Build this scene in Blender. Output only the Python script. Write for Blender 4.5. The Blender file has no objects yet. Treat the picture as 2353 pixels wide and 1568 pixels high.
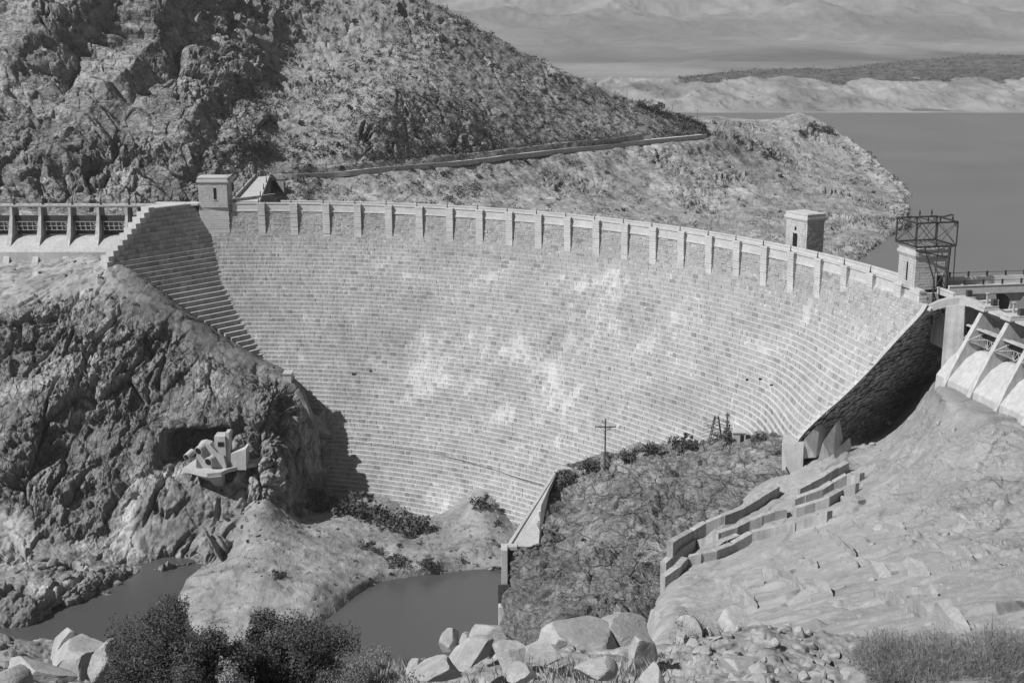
import bpy, math, random
import numpy as np
from mathutils import Vector, Matrix
R = math.radians
rng = np.random.default_rng(11); random.seed(11)
sc = bpy.context.scene
COL = sc.collection
# ------------------------------------------------------------------ camera model (photo measured on a 2352 x 1568 grid)
F = 3000.; YH = 40.; TH = math.atan((784-YH)/F); HC = 50.5
C0 = np.array([-72.4, 211.4]); R0 = 154.2
CAM = np.array([0, 0, HC])
def ray(u, v):
    x = (u-1176)/F; y = (784-v)/F
    return np.array([x, math.cos(TH)+y*math.sin(TH), -math.sin(TH)+y*math.cos(TH)])
def Pz(u, v, z):
    d = ray(u, v); return CAM+d*((z-HC)/d[2])
def Py(u, v, y):
    d = ray(u, v); return CAM+d*(y/d[1])
def proj(P):
    P = np.atleast_2d(P)-CAM
    dep = P[:, 1]*math.cos(TH)-P[:, 2]*math.sin(TH)
    up = P[:, 1]*math.sin(TH)+P[:, 2]*math.cos(TH)
    return 1176+F*P[:, 0]/dep, 784-F*up/dep, dep
# ------------------------------------------------------------------ numpy noise
_p = rng.permutation(256).astype(np.int64); _p = np.concatenate([_p, _p, _p])
_g = rng.normal(size=(256, 3)); _g /= np.linalg.norm(_g, axis=1)[:, None]
_rv = rng.random((256, 4))
def _h(i, j, k): return _p[_p[_p[i & 255]+(j & 255)]+(k & 255)]
def perlin(P):
    i = np.floor(P).astype(np.int64); f = P-i; w = f*f*f*(f*(f*6-15)+10)
    out = 0
    for a in (0, 1):
        wa = w[:, 0] if a else 1-w[:, 0]
        for b in (0, 1):
            wb = w[:, 1] if b else 1-w[:, 1]
            for c in (0, 1):
                wc = w[:, 2] if c else 1-w[:, 2]
                g = _g[_h(i[:, 0]+a, i[:, 1]+b, i[:, 2]+c)]
                out = out+wa*wb*wc*((f[:, 0]-a)*g[:, 0]+(f[:, 1]-b)*g[:, 1]+(f[:, 2]-c)*g[:, 2])
    return out*1.6
def fbm(P, s, o=4, r=.5):
    P = P/s; a = 1; t = 0
    for k in range(o):
        t = t+a*perlin(P+17.3*k); P = P*2.03; a *= r
    return t
def ridged(P, s, o=4, r=.5):
    P = P/s; a = 1; t = 0
    for k in range(o):
        t = t+a*(1-2*np.abs(perlin(P+9.1*k))); P = P*2.1; a *= r
    return t-.7
def worley(P):
    """returns F1, F2 and two random values of the nearest cell"""
    i = np.floor(P).astype(np.int64); f1 = np.full(len(P), 9.); f2 = f1.copy(); r1 = np.zeros(len(P)); r2 = np.zeros(len(P))
    for a in (-1, 0, 1):
        for b in (-1, 0, 1):
            for c in (-1, 0, 1):
                h = _h(i[:, 0]+a, i[:, 1]+b, i[:, 2]+c); rv = _rv[h]
                d = (i[:, 0]+a+rv[:, 0]-P[:, 0])**2+(i[:, 1]+b+rv[:, 1]-P[:, 1])**2+(i[:, 2]+c+rv[:, 2]-P[:, 2])**2
                n = d < f1
                f2 = np.where(n, f1, np.minimum(f2, d)); r1 = np.where(n, rv[:, 3], r1); r2 = np.where(n, rv[:, 0], r2); f1 = np.where(n, d, f1)
    return np.sqrt(f1), np.sqrt(f2), r1, r2
def facets(P):
    """angular fractured blocks: each cell is a randomly tilted plane. returns offset, crack mask, random"""
    P = P.astype(np.float32); i = np.floor(P).astype(np.int64); f = P-i
    f1 = np.full(len(P), 9., np.float32); f2 = f1.copy(); hb_ = np.zeros(len(P), np.int64); lin = np.zeros(len(P), np.float32)
    rv32 = _rv.astype(np.float32); g32 = _g.astype(np.float32)
    for a in (-1, 0, 1):
        for b in (-1, 0, 1):
            for c in (-1, 0, 1):
                h = _h(i[:, 0]+a, i[:, 1]+b, i[:, 2]+c); rv = rv32[h]
                dx = f[:, 0]-a-rv[:, 0]; dy = f[:, 1]-b-rv[:, 1]; dz = f[:, 2]-c-rv[:, 2]
                d = dx*dx+dy*dy+dz*dz; n = d < f1
                f2 = np.where(n, f1, np.minimum(f2, d)); f1 = np.where(n, d, f1); hb_ = np.where(n, h, hb_)
                g = g32[h]; lin = np.where(n, dx*g[:, 0]+dy*g[:, 1]+dz*g[:, 2], lin)
    r1 = rv32[hb_, 3]; e = np.sqrt(f2)-np.sqrt(f1)
    return r1-.5+lin*1.15, e, rv32[hb_, 0]
def sstep(a, b, x):
    t = np.clip((x-a)/(b-a), 0, 1); return t*t*(3-2*t)
# ------------------------------------------------------------------ scene helpers
def tag(o, label=None, cat=None, group=None, kind=None):
    if label: o['label'] = label
    if cat: o['category'] = cat
    if group: o['group'] = group
    if kind: o['kind'] = kind
    return o
def link(name, data, parent=None):
    o = bpy.data.objects.new(name, data); COL.objects.link(o)
    if parent is not None: o.parent = parent
    return o
def empty(name, loc=(0, 0, 0), rz=0):
    o = link(name, None); o.location = loc; o.rotation_euler = (0, 0, rz); return o
def npmesh(name, V, Q, mat, tone=None, smooth=False):
    """V (n,3); Q (m,k) same-size polygons"""
    V = np.asarray(V, np.float32); Q = np.asarray(Q, np.int32); m, k = Q.shape
    me = bpy.data.meshes.new(name); me.vertices.add(len(V)); me.vertices.foreach_set('co', V.ravel())
    me.loops.add(m*k); me.loops.foreach_set('vertex_index', Q.ravel())
    me.polygons.add(m); me.polygons.foreach_set('loop_start', np.arange(0, m*k, k, dtype=np.int32))
    me.polygons.foreach_set('loop_total', np.full(m, k, np.int32))
    if smooth: me.polygons.foreach_set('use_smooth', np.ones(m, bool))
    me.update(calc_edges=True)
    if tone is not None:
        a = me.attributes.new('tone', 'FLOAT', 'POINT' if len(tone) == len(V) else 'FACE')
        a.data.foreach_set('value', np.asarray(tone, np.float32))
    me.materials.append(mat); return me
class MB:
    """collects polygons into ONE mesh"""
    def __init__(s): s.v = []; s.f = []
    def poly(s, pts):
        n = len(s.v); s.v += [tuple(map(float, p)) for p in pts]; s.f.append(tuple(range(n, n+len(pts)))); return s
    def hexa(s, b, t):
        n = len(s.v); s.v += [tuple(map(float, p)) for p in list(b)+list(t)]
        s.f += [(n+3, n+2, n+1, n), (n+4, n+5, n+6, n+7)]+[(n+i, n+(i+1) % 4, n+4+(i+1) % 4, n+4+i) for i in range(4)]; return s
    def box(s, x0, x1, y0, y1, z0, z1, M=None):
        b = [(x0, y0, z0), (x1, y0, z0), (x1, y1, z0), (x0, y1, z0)]; t = [(x0, y0, z1), (x1, y0, z1), (x1, y1, z1), (x0, y1, z1)]
        if M is not None: b = [M(*p) for p in b]; t = [M(*p) for p in t]
        return s.hexa(b, t)
    def bar(s, a, b, r, n=6, r2=None):
        a = Vector(a); b = Vector(b); d = (b-a)
        if d.length < 1e-6: return s
        d.normalize(); x = d.orthogonal().normalized(); y = d.cross(x); r2 = r if r2 is None else r2
        k = len(s.v)
        for i in range(n):
            c = math.cos(2*math.pi*(i+.5)/n); q = math.sin(2*math.pi*(i+.5)/n)
            s.v.append(tuple(a+(x*c+y*q)*r)); s.v.append(tuple(b+(x*c+y*q)*r2))
        for i in range(n):
            j = (i+1) % n; s.f.append((k+2*i, k+2*j, k+2*j+1, k+2*i+1))
        s.f.append(tuple(k+2*i for i in range(n))[::-1]); s.f.append(tuple(k+2*i+1 for i in range(n))); return s
    def prism(s, poly, vec):
        vec = np.asarray(vec, float); a = [np.asarray(p, float) for p in poly]; b = [p+vec for p in a]; n = len(s.v); k = len(a)
        s.v += [tuple(map(float, p)) for p in a+b]
        s.f.append(tuple(range(n, n+k))); s.f.append(tuple(range(n+k, n+2*k))[::-1])
        s.f += [(n+i, n+k+i, n+k+(i+1) % k, n+(i+1) % k) for i in range(k)]; return s
    def build(s, name, mat, parent=None, bevel=0):
        me = bpy.data.meshes.new(name); me.from_pydata(s.v, [], s.f); me.materials.append(mat)
        import bmesh
        bm = bmesh.new(); bm.from_mesh(me); bmesh.ops.recalc_face_normals(bm, faces=bm.faces)
        if bevel: bmesh.ops.bevel(bm, geom=bm.edges[:], offset=bevel, segments=1, affect='EDGES')
        bm.to_mesh(me); bm.free()
        return link(name, me, parent)
# ------------------------------------------------------------------ materials (all neutral grey: the photograph is black and white)
def mat(name, base, rough=.9, var=.25, scales=(8., 1.2, .25), bump=.3, bumpdist=.1, attr=True, spec=.2, streak=0, contrast=1.0):
    m = bpy.data.materials.new(name); m.use_nodes = True; nt = m.node_tree; N = nt.nodes; L = nt.links
    b = N['Principled BSDF']; b.inputs['Roughness'].default_value = rough; b.inputs['Specular IOR Level'].default_value = spec
    tc = N.new('ShaderNodeTexCoord'); acc = None; last = None
    for i, s in enumerate(scales):
        n = N.new('ShaderNodeTexNoise'); n.inputs['Scale'].default_value = 1/s; n.inputs['Detail'].default_value = 4; n.inputs['Roughness'].default_value = .6
        L.new(tc.outputs['Object'], n.inputs['Vector']); last = n
        mr = N.new('ShaderNodeMapRange'); mr.inputs['From Min'].default_value = .3; mr.inputs['From Max'].default_value = .7
        v = var*(1, .8, .7)[min(i, 2)]; mr.inputs['To Min'].default_value = 1-v; mr.inputs['To Max'].default_value = 1+v
        L.new(n.outputs[0], mr.inputs['Value'])
        if acc is None: acc = mr.outputs[0]
        else:
            q = N.new('ShaderNodeMath'); q.operation = 'MULTIPLY'; L.new(acc, q.inputs[0]); L.new(mr.outputs[0], q.inputs[1]); acc = q.outputs[0]
    if streak:
        mp = N.new('ShaderNodeMapping'); mp.inputs['Scale'].default_value = (1, 1, .06); L.new(tc.outputs['Object'], mp.inputs['Vector'])
        n = N.new('ShaderNodeTexNoise'); n.inputs['Scale'].default_value = 1.3; n.inputs['Detail'].default_value = 5; L.new(mp.outputs[0], n.inputs['Vector'])
        mr = N.new('ShaderNodeMapRange'); mr.inputs['From Min'].default_value = .35; mr.inputs['From Max'].default_value = .65
        mr.inputs['To Min'].default_value = 1-streak; mr.inputs['To Max'].default_value = 1+streak*.6; L.new(n.outputs[0], mr.inputs['Value'])
        q = N.new('ShaderNodeMath'); q.operation = 'MULTIPLY'; L.new(acc, q.inputs[0]); L.new(mr.outputs[0], q.inputs[1]); acc = q.outputs[0]
    if attr:
        a = N.new('ShaderNodeAttribute'); a.attribute_name = 'tone'
        q = N.new('ShaderNodeMath'); q.operation = 'MULTIPLY'; L.new(acc, q.inputs[0]); L.new(a.outputs['Fac'], q.inputs[1]); acc = q.outputs[0]
    q = N.new('ShaderNodeMath'); q.operation = 'MULTIPLY'; q.use_clamp = True; q.inputs[1].default_value = base; L.new(acc, q.inputs[0])
    cc = N.new('ShaderNodeCombineColor'); [L.new(q.outputs[0], cc.inputs[i]) for i in range(3)]
    L.new(cc.outputs[0], b.inputs['Base Color'])
    if bump:
        bp = N.new('ShaderNodeBump'); bp.inputs['Strength'].default_value = bump; bp.inputs['Distance'].default_value = bumpdist
        L.new(last.outputs[0], bp.inputs['Height']); L.new(bp.outputs[0], b.inputs['Normal'])
    return m
def rockmat(name, base, cells, rot, aniso, crack=.5, cellvar=.22, var=.2, bumpdist=.8, ns=(14., 3., .7), edge=.05):
    """jointed rock: angular cell facets and dark joints at several sizes over soft tonal noise"""
    m = mat(name, base, var=var, scales=ns, bump=0); nt = m.node_tree; N = nt.nodes; L = nt.links; b = N['Principled BSDF']
    tc = next(n for n in N if n.type == 'TEX_COORD')
    mp = N.new('ShaderNodeMapping'); mp.inputs['Rotation'].default_value = tuple(R(a) for a in rot); mp.inputs['Scale'].default_value = aniso
    wn = N.new('ShaderNodeTexNoise'); wn.inputs['Scale'].default_value = .35; wn.inputs['Detail'].default_value = 5
    L.new(tc.outputs['Object'], wn.inputs['Vector']); wa = N.new('ShaderNodeVectorMath'); wa.operation = 'MULTIPLY_ADD'; wa.inputs[1].default_value = (1.6,)*3
    L.new(wn.outputs['Color'], wa.inputs[0]); L.new(tc.outputs['Object'], wa.inputs[2]); L.new(wa.outputs[0], mp.inputs['Vector'])
    hgt = None; tone = None
    for i, c in enumerate(cells):
        v = N.new('ShaderNodeTexVoronoi'); v.inputs['Scale'].default_value = 1/c; L.new(mp.outputs[0], v.inputs['Vector'])
        e = N.new('ShaderNodeTexVoronoi'); e.feature = 'DISTANCE_TO_EDGE'; e.inputs['Scale'].default_value = 1/c; L.new(mp.outputs[0], e.inputs['Vector'])
        bwn = N.new('ShaderNodeSeparateColor'); L.new(v.outputs['Color'], bwn.inputs[0])
        # facet tilt: random direction per cell dotted with the offset inside the cell
        df = N.new('ShaderNodeVectorMath'); df.operation = 'SUBTRACT'; L.new(v.outputs['Position'], df.inputs[1])
        sc_ = N.new('ShaderNodeVectorMath'); sc_.operation = 'SCALE'; sc_.inputs['Scale'].default_value = 1/c; L.new(mp.outputs[0], sc_.inputs[0]); L.new(sc_.outputs[0], df.inputs[0])
        cen = N.new('ShaderNodeVectorMath'); cen.operation = 'SUBTRACT'; L.new(v.outputs['Color'], cen.inputs[0]); cen.inputs[1].default_value = (.5, .5, .5)
        dt = N.new('ShaderNodeVectorMath'); dt.operation = 'DOT_PRODUCT'; L.new(df.outputs[0], dt.inputs[0]); L.new(cen.outputs[0], dt.inputs[1])
        ad = N.new('ShaderNodeMath'); ad.operation = 'MULTIPLY_ADD'; L.new(dt.outputs['Value'], ad.inputs[0]); ad.inputs[1].default_value = 1.5; L.new(bwn.outputs[0], ad.inputs[2])
        cr_ = N.new('ShaderNodeMapRange'); cr_.inputs['From Max'].default_value = edge; cr_.inputs['To Min'].default_value = 0; L.new(e.outputs['Distance'], cr_.inputs['Value'])
        h2 = N.new('ShaderNodeMath'); h2.operation = 'MULTIPLY_ADD'; L.new(cr_.outputs[0], h2.inputs[0]); h2.inputs[1].default_value = .2; L.new(ad.outputs[0], h2.inputs[2])
        wgt = N.new('ShaderNodeMath'); wgt.operation = 'MULTIPLY'; L.new(h2.outputs[0], wgt.inputs[0]); wgt.inputs[1].default_value = c/cells[0]
        if hgt is None: hgt = wgt.outputs[0]
        else: q = N.new('ShaderNodeMath'); L.new(hgt, q.inputs[0]); L.new(wgt.outputs[0], q.inputs[1]); hgt = q.outputs[0]
        tn = N.new('ShaderNodeMapRange'); tn.inputs['To Min'].default_value = 1-cellvar; tn.inputs['To Max'].default_value = 1+cellvar; L.new(bwn.outputs[1], tn.inputs['Value'])
        ck = N.new('ShaderNodeMapRange'); ck.inputs['From Max'].default_value = edge*.8; ck.inputs['To Min'].default_value = 1-crack; L.new(e.outputs['Distance'], ck.inputs['Value'])
        for src in (tn, ck):
            if tone is None: tone = src.outputs[0]
            else: q = N.new('ShaderNodeMath'); q.operation = 'MULTIPLY'; L.new(tone, q.inputs[0]); L.new(src.outputs[0], q.inputs[1]); tone = q.outputs[0]
    fin = next(n for n in N if n.type == 'MATH' and n.use_clamp); old = fin.inputs[0].links[0].from_socket
    at = N.new('ShaderNodeAttribute'); at.attribute_name = 'joint'
    mk = N.new('ShaderNodeTexNoise'); mk.inputs['Scale'].default_value = .09; mk.inputs['Detail'].default_value = 3; L.new(tc.outputs['Object'], mk.inputs['Vector'])
    mm = N.new('ShaderNodeMapRange'); mm.inputs['From Min'].default_value = .42; mm.inputs['From Max'].default_value = .62; L.new(mk.outputs[0], mm.inputs['Value'])
    jm = N.new('ShaderNodeMath'); jm.operation = 'MULTIPLY'; L.new(at.outputs['Fac'], jm.inputs[0]); L.new(mm.outputs[0], jm.inputs[1])
    mx = N.new('ShaderNodeMix'); mx.inputs[2].default_value = 1; L.new(jm.outputs[0], mx.inputs[0]); L.new(tone, mx.inputs[3])
    q = N.new('ShaderNodeMath'); q.operation = 'MULTIPLY'; L.new(old, q.inputs[0]); L.new(mx.outputs[0], q.inputs[1]); L.new(q.outputs[0], fin.inputs[0])
    bp = N.new('ShaderNodeBump'); bp.inputs['Strength'].default_value = 1; bp.inputs['Distance'].default_value = bumpdist; L.new(hgt, bp.inputs['Height']); L.new(bp.outputs[0], b.inputs['Normal']); L.new(at.outputs['Fac'], bp.inputs['Strength'])
    return m
M_rock = rockmat('rock', .25, (4., 1.0), (0, 25, 0), (1, 1, .7), crack=.3, bumpdist=1.2)
M_hill = rockmat('hill_rock', .245, (4.5, 1.7), (0, 28, 0), (.8, 1, 1.3), crack=.35, bumpdist=1.0)
M_cliff = rockmat('cliff_rock', .20, (5., 1.4), (0, -18, 0), (1.5, 1, .55), crack=.22, bumpdist=1.7)
M_bank = rockmat('bank_rock', .175, (4.5, 1.2), (0, -17, 0), (.7, .8, 1.7), crack=.04, bumpdist=1.5)
M_soil = mat('sand_and_gravel', .225, var=.22, scales=(9., 2., .45), bump=1., bumpdist=.25)
M_pale = rockmat('pale_rock', .265, (8., 2.0), (0, -18, 20), (.6, 1, 2.0), crack=.20, cellvar=.13, var=.10, bumpdist=.55, ns=(14., 3., .6), edge=.035)
M_far = mat('far_land', .22, var=.12, scales=(160., 30., 9.), bump=0)
M_stone = mat('dam_masonry', .37, var=.10, scales=(9., 1.5, .4), bump=.6, bumpdist=.08)
M_conc = mat('concrete', .40, var=.12, scales=(6., 1.5, .3), bump=.25, bumpdist=.05, attr=False, streak=.16)
M_concl = mat('pale_concrete', .39, var=.10, scales=(5., 1.2, .3), bump=.08, bumpdist=.04, attr=False, streak=.10)
M_tower = mat('tower_stone', .40, var=.14, scales=(3., .8, .35), bump=.8, bumpdist=.08, attr=False)
M_road = mat('road', .42, var=.10, scales=(5., 1., .3), bump=.1, attr=False)
M_iron = mat('iron', .03, rough=.6, var=.2, scales=(1., .3, .1), bump=0, attr=False)
M_galv = mat('painted_steel', .30, rough=.6, var=.2, scales=(1., .3, .1), bump=0, attr=False)
M_wood = mat('weathered_wood', .07, var=.3, scales=(1., .3, .1), bump=.2, attr=False)
M_dark = mat('dark_opening', .012, var=.1, bump=0, attr=False)
M_leaf = mat('foliage', .075, var=.45, scales=(1.2, .35, .1), bump=0, attr=False)
M_scrub = mat('scrub', .085, var=.35, scales=(30., 5., 1.), bump=0, attr=False)
M_grass = mat('dry_grass', .50, var=.3, scales=(1.5, .4, .1), bump=0, attr=False); M_grass.node_tree.nodes['Principled BSDF'].inputs['Transmission Weight'].default_value = 0
M_bark = mat('bark', .10, var=.3, scales=(.5, .2, .05), bump=.3, attr=False)
M_boulder = mat('boulder_rock', .31, var=.16, scales=(1.6, .4, .09), bump=.7, bumpdist=.06, attr=False)
def water(name, base, rough, sc_):
    m = bpy.data.materials.new(name); m.use_nodes = True; nt = m.node_tree; N = nt.nodes; L = nt.links; b = N['Principled BSDF']
    b.inputs['Roughness'].default_value = rough; b.inputs['Specular IOR Level'].default_value = .4
    tc = N.new('ShaderNodeTexCoord')
    n0 = N.new('ShaderNodeTexNoise'); n0.inputs['Scale'].default_value = 1/60; n0.inputs['Detail'].default_value = 5; L.new(tc.outputs['Object'], n0.inputs['Vector'])
    mr = N.new('ShaderNodeMapRange'); mr.inputs['To Min'].default_value = base*.75; mr.inputs['To Max'].default_value = base*1.25; L.new(n0.outputs[0], mr.inputs['Value'])
    cc = N.new('ShaderNodeCombineColor'); [L.new(mr.outputs[0], cc.inputs[i]) for i in range(3)]; L.new(cc.outputs[0], b.inputs['Base Color'])
    n = N.new('ShaderNodeTexNoise'); n.inputs['Scale'].default_value = sc_; n.inputs['Detail'].default_value = 6; n.inputs['Roughness'].default_value = .65; L.new(tc.outputs['Object'], n.inputs['Vector'])
    bp = N.new('ShaderNodeBump'); bp.inputs['Strength'].default_value = .5; bp.inputs['Distance'].default_value = .12; L.new(n.outputs[0], bp.inputs['Height']); L.new(bp.outputs[0], b.inputs['Normal'])
    return m
M_lake = water('lake_water', .13, .35, .9)
M_river = water('river_water', .07, .22, 1.2)
# ------------------------------------------------------------------ quilts: terrain surfaces lofted through world-space control points
def cr(P, n):
    """catmull-rom resample along axis 0"""
    m = len(P); t = np.linspace(0, m-1-1e-9, n); i = np.floor(t).astype(int); f = (t-i).reshape((-1,)+(1,)*(P.ndim-1))
    g = lambda k: P[np.clip(k, 0, m-1)]
    p0, p1, p2, p3 = g(i-1), g(i), g(i+1), g(i+2)
    p0 = np.where((i == 0).reshape(f.shape), 2*p1-p2, p0); p3 = np.where((i >= m-2).reshape(f.shape), 2*p2-p1, p3)
    a = .5; m1 = a*(p2-p0); m2 = a*(p3-p1)
    return (2*f**3-3*f**2+1)*p1+(f**3-2*f**2+f)*m1+(-2*f**3+3*f**2)*p2+(f**3-f**2)*m2
def normals(G):
    du = np.gradient(G, axis=1); dv = np.gradient(G, axis=0); n = np.cross(du, dv); n /= np.linalg.norm(n, axis=2)[..., None]+1e-9
    s = np.sign(((CAM-G)*n).sum(2).mean()); return n*s
class Quilt: pass
def quilt(name, rows, nr, nc, disp, material, label=None, smooth=False):
    A = np.array([[p if isinstance(p, np.ndarray) else (Pz(p[0], p[1], p[2]) if len(p) == 4 else Py(*p)) for p in r] for r in rows], float)
    G = cr(A, nr); G = cr(G.transpose(1, 0, 2), nc).transpose(1, 0, 2)
    s, t = np.meshgrid(np.linspace(0, 1, nc), np.linspace(0, 1, nr))
    res = disp(G, normals, s, t); G, tone = res[:2]; joint = res[2] if len(res) > 2 else np.ones_like(tone)
    idx = np.arange(nr*nc).reshape(nr, nc)
    Q = np.stack([idx[:-1, :-1], idx[1:, :-1], idx[1:, 1:], idx[:-1, 1:]], -1).reshape(-1, 4)
    me = npmesh(name, G.reshape(-1, 3), Q, material, tone.reshape(-1), smooth)
    ja = me.attributes.new('joint', 'FLOAT', 'POINT'); ja.data.foreach_set('value', np.clip(joint, 0, 1).astype(np.float32).ravel())
    o = link(name, me); tag(o, kind='structure')
    q = Quilt(); q.G = G; q.obj = o; q.tone = tone; q.N = normals(G)
    U, Vv, D = proj(G.reshape(-1, 3)); q.U = U.reshape(nr, nc); q.V = Vv.reshape(nr, nc); q.D = D.reshape(nr, nc)
    return q
def find(q, u, v, tol=6):
    d = (q.U-u)**2+(q.V-v)**2; m = d < tol*tol
    if m.any():
        k = np.where(m, q.D, 1e9).argmin()
    else: k = d.argmin()
    return q.G.reshape(-1, 3)[k].copy()
def flat(G): return G.reshape(-1, 3)
def crag(G, nfun, amp, blk, mask=None, an=(1, 1, .6), rot=None):
    """fractured-rock displacement: cell blocks at three sizes, cracks and fbm. Returns G and a per-vertex rock tone"""
    sh = G.shape[:2]; m = 1. if mask is None else mask.reshape(-1)
    tone = np.ones(sh[0]*sh[1]); N = flat(nfun(G)); P = flat(G).copy()
    m = m*(.25+.85*sstep(-.25, .3, fbm(P+7.7, blk*1.9, 2)))
    for k, (b, a) in enumerate(((blk*1.2, amp), (blk*.45, amp*.42), (blk*.17, amp*.22), (blk*.075, amp*.10))):
        W = P+b*.09*np.stack([fbm(P+31*k, b*.9, 2), fbm(P+71+k, b*.9, 2), fbm(P+131, b*.9, 2)], 1)
        if rot is not None: W = W@rot
        fo, e, r2 = facets(W/b/np.array(an))
        d = a*(fo*.95-.40*np.exp(-(e/.06)**2))
        if k == 0: d = d+amp*.45*fbm(P, blk*2.5, 2)
        G = G+(N*(d*m)[:, None]).reshape(G.shape)
        tone *= 1+(r2-.5)*(.30, .26, .26, .2)[k]
    return G, tone.reshape(sh)
def rotm(axis, deg):
    return np.array(Matrix.Rotation(R(deg), 3, axis))
exec_parts = []
# ================================================================== DAM
def S(h):
    h = np.asarray(h, float)
    return 0.04*np.minimum(h, 6)+np.where(h > 6, np.where(h < 16, (h-6)**2*0.0315, 3.15+(h-16)*0.63), 0)
def apos(a, z, off, xtra=True):
    """point on the arch at angle a (deg), height z, offset toward the valley"""
    if xtra and a < 28: off = off+8*sstep(28, 15, a)*min(1, max(0, -z)/30)
    c = R(a); r = R0-off
    return (C0[0]+r*math.cos(c), C0[1]+r*math.sin(c), z)
def arch_hit(u, v):
    d = ray(u, v); t = np.linspace(100, 500, 8001); p = CAM+d*t[:, None]
    r = np.hypot(p[:, 0]-C0[0], p[:, 1]-C0[1]); g = r-(R0-S(np.maximum(-p[:, 2], 0)))
    i = np.where((g[:-1] < 0) & (g[1:] >= 0))[0]; q = p[i[-1]]
    return math.degrees(math.atan2(q[1]-C0[1], q[0]-C0[0])), -q[2]
EDGE = [(2215, 684), (2180, 690), (2130, 710), (2090, 750), (2050, 790), (2000, 850), (1950, 900), (1900, 945), (1860, 975), (1840, 1000), (1815, 1050), (1790, 1110)]
EV = np.array([p[1] for p in EDGE]); EU = np.array([p[0] for p in EDGE])
def right_angle(h):
    prev = None
    for a in np.arange(30, 4, -.1):
        u, v, _ = proj(apos(a, -h, float(S(h)))); g = u[0]-np.interp(v[0], EV, EU)
        if prev is not None and prev < 0 <= g: return a
        prev = g
    return 8.5
AR = {}
def aR(h):
    k = round(h*2)/2
    if k not in AR: AR[k] = right_angle(k)
    return AR[k]
SG = [(960, 870, 5.5, 7), (1110, 880, 6, 7), (1080, 800, 6, 4), (1240, 830, 9, 6), (1340, 790, 7, 5), (1300, 900, 8, 6), (1150, 940, 4, 5), (1130, 640, 8, 4), (1280, 650, 9, 4), (960, 640, 7, 4), (1400, 620, 7, 4), (1480, 800, 5, 4), (1000, 1150, 8, 4), (1020, 870, 6, 4), (1180, 800, 6, 4)]
def stain(P):
    """lime stains: 0..1 masks with a shape of their own on the face"""
    n = .55*fbm(P*np.array([1, 1, 1.1]), 16, 3)+.6*fbm(P*np.array([1, 1, .35]), 2.6, 2)
    for u, v, rx, rz in SG:
        a_, h_ = arch_hit(u, v); c_ = np.array(apos(a_, -h_, float(S(h_)))); d_ = np.hypot(P[:, 0]-c_[0], P[:, 1]-c_[1])
        n = n+.62*np.exp(-(d_/rx)**2-((P[:, 2]-c_[2])/rz)**2)
    return n+.35*fbm(P*np.array([1, 1, .22]), 1.1, 2)
def masonry(name, pos, courses, offs, lim, blkw, prot, material, parent, tone=(.72, .30), mort=1.32, stains=True, gap=.05, seed=1, boost=0):
    """rows of rough stone blocks set on a stepped mortar bed. pos(q,z,off)->xyz ; lim(h)->(q0,q1)"""
    rd = random.Random(seed); V = []; Fq = []; T = []; ctr = []
    def quad(a, b, c, d, t):
        n = len(V); V.extend((a, b, c, d)); Fq.append((n, n+1, n+2, n+3)); T.append(t); ctr.append(a)
    offp = offs[0]
    for (h0, h1), off in zip(courses, offs):
        q0, q1 = lim((h0+h1)/2)
        if q1 <= q0: offp = off; continue
        nn = max(1, int((q1-q0)/2.5)); qs = np.linspace(q0, q1, nn+1)
        for i in range(nn):
            a, b = qs[i], qs[i+1]
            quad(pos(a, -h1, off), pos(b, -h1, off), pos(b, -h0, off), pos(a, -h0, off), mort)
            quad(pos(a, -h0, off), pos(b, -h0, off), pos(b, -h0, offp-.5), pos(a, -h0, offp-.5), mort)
        q = q0-rd.random()*.5
        while q < q1:
            w = blkw*(.55+rd.random()*.9); e = min(q+w, q1)
            if e-q > .2:
                p = off+prot*(.25+rd.random()**1.5*1.1); g = gap*(.6+rd.random()); t = tone[0]+rd.random()*tone[1]
                if rd.random() < .05: t *= .72
                hh0 = h0+gap*rd.random()*1.2; hh1 = h1-gap*.5-gap*rd.random(); j = lambda: (rd.random()-.5)*prot*.7
                a, b = q+g, e-g; m = (a+b)/2
                f = [pos(a, -hh1, p+j()), pos(m, -hh1, p+j()+prot*.2), pos(b, -hh1, p+j()), pos(a, -hh0, p+j()-.05), pos(m, -hh0, p+j()), pos(b, -hh0, p+j()-.05)]
                k = [pos(a, -hh0, offp-.3), pos(b, -hh0, offp-.3), pos(a, -hh1, off-.1), pos(b, -hh1, off-.1), pos(m, -hh0, offp-.3)]
                quad(f[0], f[1], f[4], f[3], t); quad(f[1], f[2], f[5], f[4], t*(.96+.08*rd.random()))
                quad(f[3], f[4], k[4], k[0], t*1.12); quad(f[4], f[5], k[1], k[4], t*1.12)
                quad(k[2], f[0], f[3], k[0], t); quad(f[2], k[3], k[1], f[5], t)
                quad(k[2], k[3], f[2], f[0], t)
            q = e
        offp = off
    V = np.array(V, float); T = np.array(T); C = np.array(ctr)
    if stains:
        n = stain(C); hh = -C[:, 2]
        T = T*(1+(.55-.35*(T > mort*.99))*sstep(.25, 1.15, n+boost)*sstep(8, 14, hh))
        T = T*(1-.16*sstep(.15, .7, fbm(C, 22, 3)*1.1))
    T = np.clip(T, .4, 1.55)
    me = npmesh(name, V, Fq, material, T); return link(name, me, parent)
dam = empty('dam', (0, 350, -70)); dam.matrix_parent_inverse
tag(dam, 'huge curved masonry dam of stepped pale stone courses spanning the gorge', 'dam')
DP = Vector((0, 350, -70))
def part(o): o.location = -DP; return o          # dam parts are modelled in world space
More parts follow.
